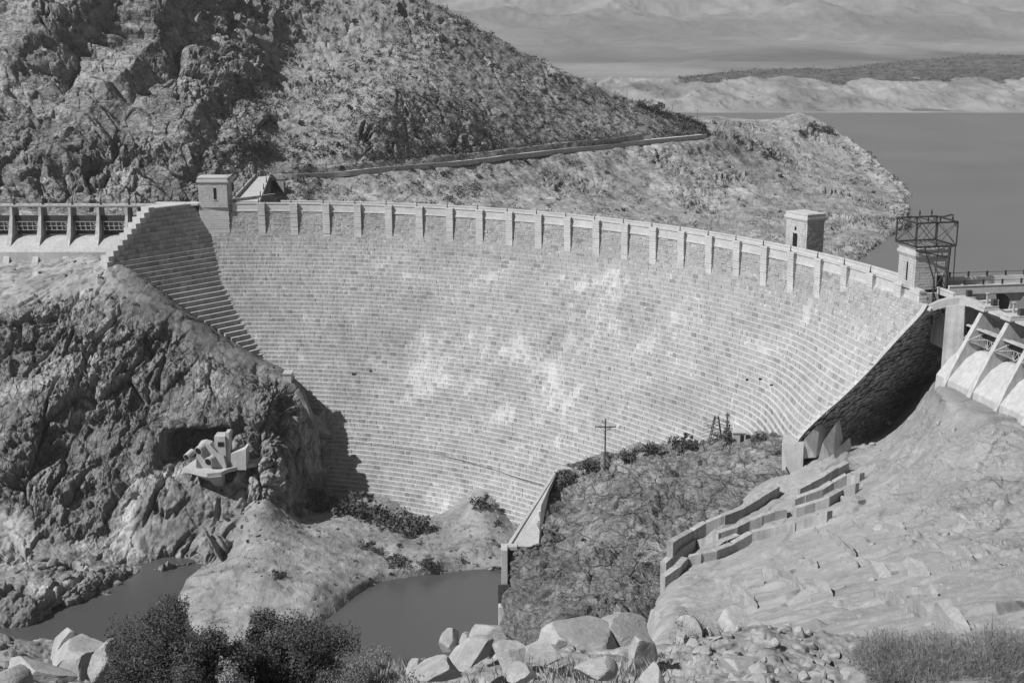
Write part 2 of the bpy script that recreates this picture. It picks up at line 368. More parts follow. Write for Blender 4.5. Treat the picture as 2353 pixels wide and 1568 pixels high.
# --- courses of the arch
hs = [(2.4+.62*i, 2.4+.62*(i+1)) for i in range(12)]; top = hs[-1][1]
h = top
while h < 78: hs.append((h, h+1.02)); h += 1.02
offs = [float(S(c[1]))-.12 for c in hs]
for i in range(12): offs[i] = float(S(hs[i][1]))-.18+.01*i
def arch_pos(q, z, off): return apos(100-q/R0*180/math.pi, z, off)
def arch_lim(h):
    aL = np.interp(h, [0, 30, 42, 50, 78], [100, 97, 94, 90, 86])
    f = lambda a: (100-a)*math.pi/180*R0
    return f(aL), f(aR(h))
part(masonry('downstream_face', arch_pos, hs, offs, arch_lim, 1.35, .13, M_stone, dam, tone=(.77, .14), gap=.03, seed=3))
# --- top works swept along the arc
def sweep(name, prof, a0, a1, material, n=160, xtra=False):
    mb = MB(); A = np.linspace(a0, a1, n+1); m = len(prof)
    for a in A: mb.v += [apos(a, z, off, xtra) for off, z in prof]
    for i in range(n):
        for j in range(m): mb.f.append((i*m+j, i*m+(j+1) % m, (i+1)*m+(j+1) % m, (i+1)*m+j))
    mb.f.append(tuple(range(m))); mb.f.append(tuple(range(n*m, n*m+m))[::-1])
    return part(mb.build(name, material, dam))
M_cop = mat('parapet_stone', .44, var=.12, scales=(6., 1.3, .4), bump=.5, bumpdist=.06, attr=False)
sweep('parapet', [(-.5, 0), (.22, 0), (.22, -.35), (.05, -.38), (.05, -2.1), (.2, -2.15), (.2, -2.45), (-.6, -2.45), (-.5, -1.1)], 92.3, 13.6, M_cop)
sweep('rear_parapet', [(-5.0, 0), (-4.4, 0), (-4.4, -.3), (-4.5, -.33), (-4.5, -1.3), (-5, -1.3)], 87.6, 11, M_cop)
sweep('roadway', [(-.5, -1.1), (-.6, -2.4), (-4.9, -2.4), (-4.5, -1.12)], 97, 13, M_road)
sweep('upstream_face', [(-.9, -2.4), (-5.0, -1.3), (-8.0, -75), (-2, -75)], 102, 20, M_tower)
# --- pilasters
PU = [(600, 466), (674, 467), (749.6, 467), (823.5, 467), (893.9, 469.8), (964, 473), (1034, 477.5), (1104, 481.5), (1173.6, 487.2), (1238, 491.2), (1305, 498.3), (1371, 505), (1436, 513), (1500, 523), (1566, 533), (1632, 542.8), (1696, 552), (1761, 564), (1824.5, 577), (1886.6, 593), (1946, 610), (2010.6, 628.6)]
PA = []
for u, v in PU:
    p = Pz(u, v, 0); PA.append(math.degrees(math.atan2(p[1]-C0[1], p[0]-C0[0])))
fit = np.polyfit(range(22), PA, 3); PA = [float(np.polyval(fit, k)) for k in range(22)]
rd = random.Random(5)
w_ = .42
def pil_mesh(a, wid, name, front=.85, hmax=11.5):
    mb = MB(); dh = .62; hw = wid/2/R0*180/math.pi; z = -.42; k = 0
    mb.hexa([apos(a+hw*1.12, -.42, -.4, False), apos(a-hw*1.12, -.42, -.4, False), apos(a-hw*1.12, -.42, front+.12, False), apos(a+hw*1.12, -.42, front+.12, False)],
            [apos(a+hw*1.12, .05, -.4, False), apos(a-hw*1.12, .05, -.4, False), apos(a-hw*1.12, .05, front+.12, False), apos(a+hw*1.12, .05, front+.12, False)])
    while -z < hmax:
        z1 = z-dh+.03; fr = front-.02*k+rd.random()*.10; e = hw*(1+.05*(rd.random()-.5)); f = hw*(1+.05*(rd.random()-.5))
        mb.hexa([apos(a+e, z1, -1, False), apos(a-f, z1, -1, False), apos(a-f, z1, fr+.03*rd.random(), False), apos(a+e, z1, fr, False)],
                [apos(a+e, z, -1, False), apos(a-f, z, -1, False), apos(a-f, z, fr, False), apos(a+e, z, fr+.04*rd.random(), False)])
        z -= dh; k += 1
    mb.hexa([apos(a+hw*.9, z, -1, False), apos(a-hw*.9, z, -1, False), apos(a-hw*.9, z, front-.3, False), apos(a+hw*.9, z, front-.3, False)],
            [apos(a+hw*.9, -.4, -1, False), apos(a-hw*.9, -.4, -1, False), apos(a-hw*.9, -.4, front-.1, False), apos(a+hw*.9, -.4, front-.1, False)])
    return part(mb.build(name, M_cop, dam))
for a in PA: pil_mesh(a, 2.0, 'pilaster')
aT = math.degrees(math.atan2(*(Pz(491, 466, 0)[:2]-C0)[::-1]))
pil_mesh(aT, 8.2, 'tower_buttress', .7, 12)
pil_mesh(15.1, 2.6, 'pilaster', .85, 9); 
pil_mesh(12.9, 3.6, 'tower_buttress', .6, 3.2)
# --- left stepped wing
WA = Pz(405, 471, 0)[:2]; wd = -np.array([math.cos(R(48)), math.sin(R(48))]); WB = WA+wd*7.6; wn = np.array([-wd[1], wd[0]])
if wn[0] < 0: wn = -wn
SWH = [0, 4, 12.5, 21.6, 31.4, 45]; SWO = [0, 1.2, 4.4, 9.8, 18.4, 32]
def wing_pos(q, z, off):
    p = WA+wd*q+wn*off; return (p[0], p[1], z)
WE = [(455, 466), (350, 478), (300, 540), (250, 600), (170, 680)]
def wing_end(h):
    off = float(np.interp(h, SWH, SWO)); prev = None
    for q in np.arange(-28, 45, .1):
        u, v, _ = proj(wing_pos(q, -h, off)); g = u[0]-np.interp(v[0], [478, 540, 600, 640, 700, 760, 830], [350, 300, 250, 300, 400, 500, 600])
        if g < 0: return q
    return 20
wh = [(.1+1.22*i, .1+1.22*(i+1)) for i in range(34)]
wo = [float(np.interp(c[1], SWH, SWO)) for c in wh]
part(masonry('abutment_wing', wing_pos, wh, wo, lambda h: (-34, wing_end(h)), 1.6, .10, M_stone, dam, tone=(.62, .30), mort=1.05, stains=False, seed=9))
mb = MB(); prevz = None
for (h0, h1), off in zip(wh[:11], wo):
    q = wing_end(h0); p0 = wing_pos(q-.6, -h0+.25, off+.2); w2 = 1.5
    a = np.array(wing_pos(q-.3, 0, off+.25)); b = np.array(wing_pos(q+w2, 0, off+.25)); c = np.array(wing_pos(q+w2, 0, off-3.5)); d = np.array(wing_pos(q-.3, 0, off-3.5))
    jz = .15*rd.random()
    mb.hexa([(x[0], x[1], -h1-1.5) for x in (a, b, c, d)], [(x[0], x[1], -h0+.3+jz) for x in (a, b, c, d)])
part(mb.build('wing_coping', M_concl, dam))
# solid behind the wing crest
mb = MB(); a = WA+wd*-3; b = WB; n_ = wn
mb.hexa([(a[0], a[1], -20), (b[0], b[1], -20), (b[0]-n_[0]*5, b[1]-n_[1]*5, -20), (a[0]-n_[0]*5, a[1]-n_[1]*5, -20)],
        [(a[0], a[1], 0.0), (b[0], b[1], 0.0), (b[0]-n_[0]*5, b[1]-n_[1]*5, 0.0), (a[0]-n_[0]*5, a[1]-n_[1]*5, 0.0)])
part(mb.build('wing_crest', M_cop, dam))
# --- right end wall: courses run away to the right from the edge of the face
ph = R(40); cd = np.array([math.cos(ph), math.sin(ph)])
def ew_start(h): return np.array(apos(aR(max(h, 2.5)), -h, float(S(h))))
EWC = {}
def ew_pos_h(h):
    k = round(h, 2)
    if k not in EWC:
        hh = max(h, 3); a = np.interp(hh, EH, EA); EWC[k] = np.array(apos(a, -hh, float(S(hh))))[:2]
    return EWC[k]
EH = np.arange(2.5, 50, 1.5); EA = np.array([aR(x) for x in EH])
EA = np.convolve(np.r_[[EA[0]]*2, EA, [EA[-1]]*2], np.ones(5)/5, 'valid')
def ew_pos(q, z, off):
    p = ew_pos_h(min(-z, 46)); n = np.array([math.sin(ph), -math.cos(ph)]); r = p+cd*q+n*(off-.4)
    return (r[0], r[1], z)
eh = [(3+.95*i, 3+.95*(i+1)) for i in range(38)]
def ew_lim(h): # right end where the wall meets the vertical corner by the spillway
    e = ew_pos_h(h); q = 0
    for q in np.arange(0, 60, .25):
        p = e+cd*q; u, v, _ = proj((p[0], p[1], -h))
        if u[0] > 2166: break
    return .2, max(q, 1.5)
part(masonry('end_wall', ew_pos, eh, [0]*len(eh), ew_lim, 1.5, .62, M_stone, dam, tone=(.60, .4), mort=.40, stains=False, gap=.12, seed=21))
# smooth band along the edge
mb = MB()
eh2 = np.arange(2.0, 44, 1.0)
for i in range(len(eh2)-1):
    pts = []
    for hh in (eh2[i], eh2[i+1]+.12):
        a = np.interp(hh, EH, EA); s_ = float(S(hh)); c0 = np.array(apos(a+.42, -hh, s_-.3)); c1 = np.array(apos(a+.42, -hh, s_+.38)); d1 = np.array(apos(a-.10, -hh, s_+.42)); 
        e1 = d1+np.array([cd[0]*.5, cd[1]*.5, 0]); pts.append((c0, c1, d1, e1))
    mb.hexa(pts[1], pts[0])
part(mb.build('edge_coping', M_concl, dam))
# drain openings in the face
for u, v, w in ((813, 861, .55), (852, 853, .35), (1748, 871, .3), (1778, 885, .3), (1718, 872, .25)):
    a, hh = arch_hit(u, v); o = float(S(hh)); e = w/R0*57.3
    mb = MB(); mb.hexa([apos(a+e, -hh-w, o-1), apos(a-e, -hh-w, o-1), apos(a-e, -hh-w, o+.5), apos(a+e, -hh-w, o+.5)], [apos(a+e, -hh+w, o-1), apos(a-e, -hh+w, o-1), apos(a-e, -hh+w, o+.45), apos(a+e, -hh+w, o+.45)]); part(mb.build('drain_opening', M_dark, dam))
# thin pipe line running across the lower face
mb = MB(); prev = None
for u, v in ((745, 1015), (820, 1018), (900, 1026), (980, 1038), (1060, 1056), (1140, 1080), (1200, 1100), (1262, 1118)):
    a, hh = arch_hit(u, v); p = apos(a, -hh+.3, float(S(hh))+.65)
    if prev: mb.bar(prev, p, .055, 5)
    prev = p
part(mb.build('drain_pipe', M_iron, dam))
# ================================================================== TOWERS
def tower(o, wx, wy, zt, z0, label, slots, door=None, cornice=1.0):
    """o = corner transform M(x,y,z) ; x along the front, y away from it"""
    t = empty('gate_tower', tuple(o(wx/2, wy/2, z0))); tag(t, label, 'tower', 'stone towers on the dam crest'); L = -Vector(t.location)
    fn = lambda n, m, mt: setattr(m.build(n, mt, t), 'location', L)
    m = MB()
    z = z0; k = 0; r_ = random.Random(len(label))
    m.box(.06, wx-.06, .06, wy-.06, z0, zt-.1, o)
    while z < zt-1.7:
        e = r_.random()*.05; z2 = min(z+.55, zt-1.6)
        x = 0
        segs = [0]
        while segs[-1] < wx-.9: segs.append(segs[-1]+.7+r_.random()*.6)
        segs[-1] = wx
        for i in range(len(segs)-1): m.box(segs[i]+.015-(0.0 if i else .03*r_.random()), segs[i+1]-.015, -.03-.05*r_.random(), .5, z+.02, z2-.02, o)
        segs = [0]
        while segs[-1] < wy-.9: segs.append(segs[-1]+.7+r_.random()*.6)
        segs[-1] = wy
        for sx in (0, 1):
            for i in range(len(segs)-1):
                p = .03+.05*r_.random()
                if sx: m.box(wx-.5, wx+p, segs[i]+.515 if i == 0 else segs[i]+.015, segs[i+1]-.015, z+.02, z2-.02, o)
                else: m.box(-p, .5, segs[i]+.515 if i == 0 else segs[i]+.015, segs[i+1]-.015, z+.02, z2-.02, o)
        z += .55
    fn('wall', m, M_tower)
    m = MB()
    for a, b, e in ((zt-1.75, zt-1.5, .12), (zt-1.5, zt-1.25, .26), (zt-1.25, zt-.7, .40), (zt-.7, zt-.1, .16), (zt-.1, zt+.12, .24)):
        m.box(-e, wx+e, -e, wy+e, a+.003, b, o)
    fn('cornice', m, M_cop)
    m = MB(); m.box(.5, wx-.5, .5, wy-.5, zt+.12, zt+.2, o); fn('roof', m, M_road)
    for (face, c, w, za, zb) in slots:
        m = MB()
        if face == 'f': m.box(c-w/2, c+w/2, -.13, .3, za, zb, o)
        elif face == 'r': m.box(wx-.3, wx+.13, c-w/2, c+w/2, za, zb, o)
        fn('slot_window', m, M_dark)
        m = MB()
        if face == 'f': m.box(c-w/2-.15, c+w/2+.15, -.2, .1, za-.22, za-.02, o)
        elif face == 'r': m.box(wx-.1, wx+.2, c-w/2-.15, c+w/2+.15, za-.22, za-.02, o)
        fn('window_sill', m, M_cop)
    if door:
        face, c, w, za, zb = door; m = MB()
        if face == 'f': m.box(c-w/2, c+w/2, -.14, .3, za, zb, o)
        else: m.box(wx-.3, wx+.14, c-w/2, c+w/2, za, zb, o)
        fn('door', m, M_dark)
        m = MB()
        if face == 'f': m.box(c-w/2-.25, c+w/2+.25, -.2, .2, zb+.003, zb+.35, o)
        else: m.box(wx-.2, wx+.2, c-w/2-.25, c+w/2+.25, zb+.003, zb+.35, o)
        fn('door_lintel', m, M_cop)
    return t
def frame(p, ang):
    c, s = math.cos(R(ang)), math.sin(R(ang))
    return lambda x, y, z: (p[0]+c*x-s*y, p[1]+s*x+c*y, z)
pL = Pz(458, 466, 0); tower(frame(pL+np.array([0.1, -.9, 0]), 0.5), 8.0, 6.2, 7.1, -1.2, 'square stone tower with slot window beside the left spillway bridge', [('f', 4.6, .75, 1.0, 4.3)])
pR = Pz(2099, 661, 0); tn = (.23, -.97)
# right tower: x axis runs outward from its near corner, front = shaded-side wall; left wall faces the gorge
oR = lambda x, y, z: (pR[0]+.97*x-.23*y*1, pR[1]+.23*x+.97*y, z)
tower(oR, 6.6, 6.2, 7.4, -.5, 'square stone tower carrying a steel gantry at the right end of the dam', [], ('f', 5.3, 1.15, -1.6, 2.2))
mb = MB(); mb.box(-.13, .3, 2.6, 3.05, 1.0, 4.6, oR)
tw = [o for o in COL.objects if o.name.startswith('gate_tower')][-1]
o_ = mb.build('slot_window', M_dark, tw); o_.location = -Vector(tw.location)
pM = Pz(1851, 576, -1.1); oM = lambda x, y, z: (pM[0]+.88*x-.47*y, pM[1]+.47*x+.88*y, z)
tower(oM, 5.0, 7.2, 7.0, -3.0, 'stone gate tower with dark doorway on the upstream side of the crest', [])
tw = [o for o in COL.objects if o.name.startswith('gate_tower')][-1]
for nm, y0, y1, z0, z1 in (('door', 3.1, 4.6, -1.0, 2.4), ('slot_window', 3.55, 4.15, 3.1, 3.9)):
    mb = MB(); mb.box(-.14, .3, y0, y1, z0, z1, oM); o_ = mb.build(nm, M_dark, tw); o_.location = -Vector(tw.location)
# parapet walls running from the right tower along the spillway road
# ================================================================== LAMPS on the parapet
ORD = ['first', 'second', 'third', 'fourth', 'fifth', 'sixth', 'seventh', 'eighth', 'ninth', 'tenth', 'eleventh', 'twelfth']
ORDT = {i: ORD[i-1] for i in range(1, 13)}
lamp0 = empty('lamp_post'); tag(lamp0, 'x', 'lamp post', 'dark lamp posts along the dam parapet')
MB().bar((0, 0, 0), (0, 0, .15), .22, 8).bar((0, 0, .15), (0, 0, 1.0), .13, 8, .10).build('post', M_iron, lamp0)
m = MB().bar((0, 0, 1.0), (0, 0, 1.12), .16, 8, .2).bar((0, 0, 1.12), (0, 0, 1.45), .2, 8, .09); m.build('lamp_head', M_galv, lamp0)
def copy_tree(o, parent=None):
    c = o.copy(); COL.objects.link(c); c.parent = parent
    for ch in list(o.children): copy_tree(ch, c)
    return c
used = [False]
def lamp(p, label, s=1.0):
    o = lamp0 if not used[0] else copy_tree(lamp0); used[0] = True
    o.location = p; o['label'] = label; o.scale = (s, s, s); return o
for k, a in enumerate(PA):
    n = k+1
    lb = (ORDT[n]+' dark lamp post along the dam parapet counting from the left tower') if n <= 11 else (ORDT[23-n]+' dark lamp post along the dam parapet counting leftward from the gantry tower')
    if n == 22: lb = 'dark lamp post on the dam parapet nearest the gantry tower'
    if n == 1: lb = 'dark lamp post on the dam parapet nearest the left stone tower'
    lamp(apos(a+.28, .06, .3, False), lb)
# ================================================================== TERRAIN
def A3(*p): return np.array(p, float)
def back(row, dx, dy, dz): return [(Pz(*p[:3]) if len(p) == 4 else Py(*p))+A3(dx, dy, dz) for p in row]
def edgefade(s, t, ws=.0, wt=.0, lo=True, hi=True):
    m = np.ones_like(s)
    if wt:
        if lo: m = m*sstep(0, wt, t)
        if hi: m = m*sstep(0, wt, 1-t)
    return m
def blob(q, u, v, ru, rv):
    U, V, D = proj(flat(q)); return np.exp(-(((U-u)/ru)**2+((V-v)/rv)**2)).reshape(q.shape[:2])
def veg_tone(G, tone, s=1.6, lo=.35, hi=.75, k=.45, seed=0):
    """patchy ground cover on the surface: darker where low plants grow"""
    n = fbm(flat(G)+seed, s, 3).reshape(tone.shape); return tone*(1-k*sstep(lo, hi, n))
# --- hillside above the road (left)
UQ = [-160, 40, 180, 320, 440, 560, 640, 760, 880, 1000, 1140, 1300, 1460, 1600]
def rw(vy, U=UQ): return [(u,)+p for u, p in zip(U, vy)]
r5 = rw([(495, 384), (495, 384), (495, 387), (495, 391), (492, 397), (470, 412), (396, 440), (392, 448), (381, 459), (372, 473), (359, 496), (339, 526), (322, 554), (309, 584)])
r4 = rw([(430, 396), (420, 398), (420, 400), (412, 404), (405, 411), (375, 437), (352, 449), (340, 456), (325, 463), (318, 478), (318, 501), (310, 531), (302, 560), (303, 588)])
r3 = rw([(320, 414), (310, 416), (300, 418), (300, 424), (290, 434), (290, 446), (280, 462), (250, 472), (225, 474), (235, 492), (245, 516), (258, 548), (270, 572), (295, 592)])
r2 = rw([(190, 432), (180, 436), (170, 440), (175, 446), (160, 462), (160, 478), (150, 498), (140, 508), (130, 516), (130, 525), (165, 545), (212, 565), (247, 582), (290, 596)])
r1 = rw([(-70, 466), (-70, 470), (-70, 475), (-70, 484), (-70, 500), (-70, 520), (-65, 535), (-60, 548), (-38, 556), (14, 562), (88, 575), (168, 585), (237, 592), (284, 600)])
r0 = back(r1, 20, 60, -22)
HR = [r0, r1, r2, r3, r4, r5]
for r_ in HR:
    p = r_[-1]; p = p if isinstance(p, np.ndarray) else Py(*p); r_.append(p+A3(5, 9, -4)); r_.append(p+A3(9, 24, -14))
RDU = [600, 680, 760, 810, 880, 1000, 1060, 1140, 1160, 1220, 1300, 1380, 1460, 1540, 1600, 1625]; RDV = [403, 401, 397.5, 393, 385.5, 376, 371, 361.5, 358, 352, 342.5, 335, 325.5, 318, 312, 309.5]
def roadm(U, V, w=9.): return np.exp(-((V-np.interp(U, RDU, RDV))/w)**2)*sstep(590, 640, U)*sstep(1650, 1625, U)
def d_hill(G, nf, s, t):
    N0 = nf(G); nf = lambda *_: N0
    em = sstep(0, .06, 1-t)
    U, V, D = proj(flat(G)); U = U.reshape(s.shape); V = V.reshape(s.shape)
    rdm = roadm(U, V, 11); em = em*(1-.9*rdm); G = G.copy(); G[..., 2] -= .7*rdm
    left = sstep(760, 480, U+(V-200)*.35)             # crags on the left, scrubby slope on the right
    # steep buttress with deep clefts below the slope
    cl = np.exp(-((U-930)/120)**2-((V-300)/75)**2)+.7*np.exp(-((U-730)/60)**2-((V-190)/45)**2)+.6*sstep(350, 300, V)*0
    P = flat(G)
    # dipping beds on the left crag
    bed = P@np.array([.46, .05, .89]); w = fbm(P, 30, 3)*2.2
    led = (np.abs(((bed+w)/5.2) % 1-.5)*2)
    n = flat(nf(G)); amp = (left*em).reshape(-1)
    G = G+(n*(2.6*(led-.5)*amp*(.6+.5*sstep(-.3, .4, fbm(P, 26, 2))))[:, None]).reshape(G.shape)
    e_ = P@np.array([.75, .1, -.66])+fbm(P+3, 40, 3)*9; fe = (e_/27+.35) % 1
    saw = np.where(fe < .58, fe/.58, 1-(fe-.58)/.42); dk = (fe > .60).reshape(s.shape)*left
    G = G+(n*((6.5*(saw-.5)*(.55+.6*sstep(-.2, .3, fbm(P+70, 50, 2))))*amp)[:, None]).reshape(G.shape)
    # large cliff hollow in the upper left, faces turned from the sun
    hol = np.exp(-((U-300)/95)**2-((V-95)/75)**2); hol2 = np.exp(-((U-190)/170)**2-((V-330-(U-190)*.42)/70)**2)
    G = G+np.stack([-3*hol+1*hol2, 9*hol+3*hol2, -1*hol], -1)
    vert = np.array([1, 1, .42])
    G2, tn = crag(G, nf, 3.6, 15, mask=(.10+.45*sstep(.15, .5, fbm(P+4, 30, 3)).reshape(s.shape)+.80*left*(1-.55*dk)+.95*cl)*em, an=(.8, .8, 1.25), rot=rotm('Y', -28))
    # vertical clefts
    c = ridged(flat(G2)*np.array([1, 1, .18]), 11, 3).reshape(s.shape); N = nf(G2)
    G2 = G2+N*((-4.2*sstep(.62, .95, c)*(cl*1.3+.12))*em)[..., None]
    G2 = G2+nf(G2)*(fbm(flat(G2), 3.2, 4).reshape(s.shape)*.40*em)[..., None]
    G2 = G2+nf(G2)*(np.maximum(0, worley(flat(G2)/2.3)[2]-.80).reshape(s.shape)*3.6*em*(.2+sstep(0, .4, fbm(P+44, 16, 2)).reshape(s.shape)))[..., None]
    tone = (1+(tn-1)*(.45+.6*left))*(.94+.22*left*sstep(-.1, .5, fbm(P, 18, 3)).reshape(s.shape))
    tone = veg_tone(G2, tone, 2.2, .15, .55, .42)*(1-.12*left)
    return G2, tone, .28+.72*np.clip(left+cl, 0, 1)
hill = quilt('hillside', HR, 520, 1100, d_hill, M_hill)
# --- slope between the road and the lake, with the promontory
U2 = [590, 680, 760, 880, 1000, 1140, 1300, 1460, 1610, 1740, 1850, 1950, 2030, 2088]
a0 = rw([(455, 440), (398, 446), (394, 454), (381, 465), (372, 479), (359, 501), (339, 531), (322, 560), (272, 700), (282, 700), (276, 700), (330, 655), (396, 615), (450, 575)], U2)
a1 = rw([(462, 428), (404, 439), (402, 446), (389, 457), (378, 470), (365, 492), (346, 522), (329, 549), (315, 584), (312, 630), (285, 660), (338, 640), (402, 600), (455, 562)], U2)
a2 = rw([(470, 420), (428, 431), (428, 439), (422, 446), (418, 459), (412, 478), (402, 503), (388, 528), (370, 556), (372, 585), (372, 606), (404, 596), (442, 572), (478, 528)], U2)
a3 = rw([(482, 413), (458, 422), (462, 429), (462, 434), (462, 444), (464, 460), (468, 474), (472, 488), (474, 495), (476, 498), (484, 500), (495, 494), (502, 496), (500, 503)], U2)
a4 = rw([(500, 404), (500, 403), (502, 402), (508, 400), (515, 402), (528, 404), (545, 406), (560, 408), (572, 410), (586, 409), (596, 408), (592, 410), (555, 448), (515, 486)], U2)
a5 = back(a4, 0, -12, -14)
am = back(a0, 10, 50, -35)
def d_prom(G, nf, s, t):
    N0 = nf(G); nf = lambda *_: N0
    U, V, D = proj(flat(G)); U = U.reshape(s.shape); V = V.reshape(s.shape)
    em = np.clip(sstep(.14, .30, t)+sstep(1500, 1700, U)*.5, 0, 1)*sstep(0, .05, 1-t)
    rdm = roadm(U, V, 10); em = em*(1-.95*rdm); G = G.copy(); G[..., 2] -= .7*rdm
    oc = sstep(.05, .5, fbm(flat(G)+50, 38, 3)).reshape(s.shape)
    G2, tn = crag(G, nf, 2.2, 9, mask=(.15+.8*oc)*em, an=(1, 1, .9), rot=rotm('Y', -35))
    G2 = G2+nf(G2)*(fbm(flat(G2), 9, 5).reshape(s.shape)*.9*em)[..., None]
    G2 = G2+nf(G2)*(np.maximum(0, worley(flat(G2)/1.5)[2]-.78).reshape(s.shape)*2.2*em*(.2+oc))[..., None]
    P = flat(G2)
    sand = sstep(.0, .6, fbm(P*np.array([1, .5, 1])+9, 45, 3)).reshape(s.shape)
    tone = (1+(tn-1)*.8)*(1.02+.20*sand)
    gul = np.exp(-((U-1640-(V-300)*1.05)/26)**2)*sstep(290, 330, V)*sstep(450, 380, V)
    tone = veg_tone(G2, tone, 2.0, .2, .6, .38, 40)*(1-.35*gul)
    return G2, tone, .3+.55*oc
prom = quilt('lakeside_slope', [am, a0, a1, a2, a3, a4, a5], 380, 950, d_prom, M_hill)
# --- far shore, plain and mountains
UF = [600, 1000, 1250, 1400, 1550, 1700, 1850, 2000, 2150, 2300, 2500, 2800]
def fr(v, y, j=0, jy=0):
    r_ = random.Random(v*7+y); return [(u, v+j*(r_.random()-.5), y*(1+jy*(r_.random()-.5))) for u in UF]
fb = [[tuple(p) for p in fr(259.5, 1078)], fr(257, 1092), fr(238, 1130, 4), fr(214, 1210, 8), fr(190, 1320, 8), fr(178, 1500, 5), fr(164, 1900, 4), fr(146, 2500, 4), fr(118, 3400, 5, .1), fr(84, 4600, 10, .1), fr(40, 5800, 16, .1), fr(-20, 7000, 30, .08), fr(-110, 8600, 40)]
fb = [back(fb[0], 0, -40, -14)]+fb+[back(fb[-1], 0, 600, -200)]
def d_far(G, nf, s, t):
    U, V, D = proj(flat(G)); U = U.reshape(s.shape); V = V.reshape(s.shape); y = G[..., 1]; P = flat(G)
    shore = sstep(1085, 1130, y)*sstep(1500, 1330, y)
    G = G.copy(); 
    G[..., 2] += shore*5*(ridged(P*np.array([1, .35, 0])+3, 60, 4).reshape(s.shape)-.25)
    f = sstep(2000, 4200, y)
    G[..., 2] += f*(55*ridged(P*np.array([1, .5, 0]), 900, 5).reshape(s.shape))*(.3+sstep(3800, 6500, y))*.9
    G[..., 2] += sstep(1500, 1900, y)*5*fbm(P*np.array([1, .4, 0]), 260, 4).reshape(s.shape)
    n1 = fbm(P*np.array([1, .6, 0]), 60, 4).reshape(s.shape); n2 = fbm(P*np.array([1, .25, 0])+5, 420, 4).reshape(s.shape)
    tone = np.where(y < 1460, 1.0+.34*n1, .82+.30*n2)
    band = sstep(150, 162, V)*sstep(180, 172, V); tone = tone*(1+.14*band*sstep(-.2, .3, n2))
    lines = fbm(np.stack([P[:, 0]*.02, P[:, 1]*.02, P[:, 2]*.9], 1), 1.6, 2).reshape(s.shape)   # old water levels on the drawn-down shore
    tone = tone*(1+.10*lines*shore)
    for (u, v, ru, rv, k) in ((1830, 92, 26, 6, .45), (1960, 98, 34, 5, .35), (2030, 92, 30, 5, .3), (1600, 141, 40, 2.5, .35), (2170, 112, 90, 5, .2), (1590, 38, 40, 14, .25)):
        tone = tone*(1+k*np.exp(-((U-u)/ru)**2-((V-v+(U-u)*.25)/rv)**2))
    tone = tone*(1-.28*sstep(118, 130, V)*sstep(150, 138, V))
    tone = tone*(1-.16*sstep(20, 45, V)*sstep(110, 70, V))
    return G, tone
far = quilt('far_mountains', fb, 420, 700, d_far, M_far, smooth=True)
hb = [back(rw([(205, 1330)]*9, [1560, 1660, 1760, 1860, 1960, 2060, 2160, 2280, 2500]), 0, 0, -6),
      rw([(186, 1335), (190, 1335), (193, 1340), (194, 1340), (192, 1340), (190, 1345), (182, 1345), (192, 1345), (196, 1345)], [1560, 1640, 1740, 1860, 1960, 2060, 2160, 2280, 2500]),
      rw([(184, 1400), (176, 1430), (170, 1450), (166, 1450), (166, 1450), (160, 1450), (158, 1440), (155, 1440), (160, 1440)], [1560, 1640, 1740, 1860, 1960, 2060, 2160, 2280, 2500]),
      rw([(184, 1480), (171, 1540), (165, 1560), (164, 1560), (157, 1580), (144, 1600), (138, 1600), (130, 1600), (140, 1600)], [1560, 1640, 1740, 1860, 1960, 2060, 2160, 2280, 2500])]
hb.append(back(hb[-1], 0, 120, -26)); hb = hb
def d_fh(G, nf, s, t):
    P = flat(G); G = G.copy(); G[..., 2] += 3.0*fbm(P, 50, 4).reshape(s.shape)
    return G, .42+.2*fbm(P, 9, 3).reshape(s.shape)
fhill = quilt('scrub_hills', hb, 120, 420, d_fh, M_far, smooth=True)
# --- cliff in front of the left end of the dam
U4 = [-160, 30, 120, 200, 260, 330, 420, 520, 600, 655, 695, 722]
def rr(l): return [tuple(p) for p in l]
c0 = rw([(585, 366), (580, 364), (580, 362), (585, 356), (606, 350), (640, 346), (705, 347), (775, 346), (822, 346), (850, 342), (893, 338), (950, 335)], U4)
c1 = rw([(645, 345), (640, 342), (640, 340), (622, 340), (612, 339), (648, 336), (714, 334), (785, 333), (830, 332), (857, 330), (897, 328), (955, 327)], U4)
c2 = rw([(715, 330), (708, 328), (693, 329), (690, 330), (700, 328), (735, 326), (778, 326), (830, 325), (860, 326), (887, 325), (932, 325), (1000, 325)], U4)
c3 = rw([(830, 320), (830, 318), (820, 319), (820, 320), (830, 319), (850, 318), (870, 317), (900, 315), (920, 311), (940, 315), (980, 320), (1040, 324)], U4)
c4 = rw([(1000, 305), (1000, 304), (1000, 306), (1000, 307), (1000, 307), (1000, 307), (1000, 307), (1000, 306), (1000, 304), (1015, 308), (1045, 314), (1088, 321)], U4)
c5 = rw([(1170, 290), (1170, 289), (1170, 291), (1165, 292), (1160, 292), (1150, 292), (1150, 293), (1130, 295), (1110, 295), (1120, 301), (1130, 309), (1130, 318)], U4)
c6 = [(-160, 1275, 276), (30, 1275, 276), (120, 1275, 277), (200, 1275, 279), (260, 1285, 280), (340, 1300, 280), (440, 1287, 282), (520, 1240, 285), (600, 1185, 291), (655, 1180, 299), (695, 1175, 306), (730, 1175, 313)]
c7 = [(-160, 1385, 252), (20, 1383, 252), (110, 1368, 256), (195, 1342, 262), (260, 1320, 270), (345, 1306, 278.5), (445, 1292, 281), (525, 1250, 284), (605, 1200, 290), (655, 1190, 298), (695, 1185, 305), (730, 1185, 312)]
c8 = back(c7, 0, -4, -7)
CC = [c0, c1, c2, c3, c4, c5, c6, c7, c8]
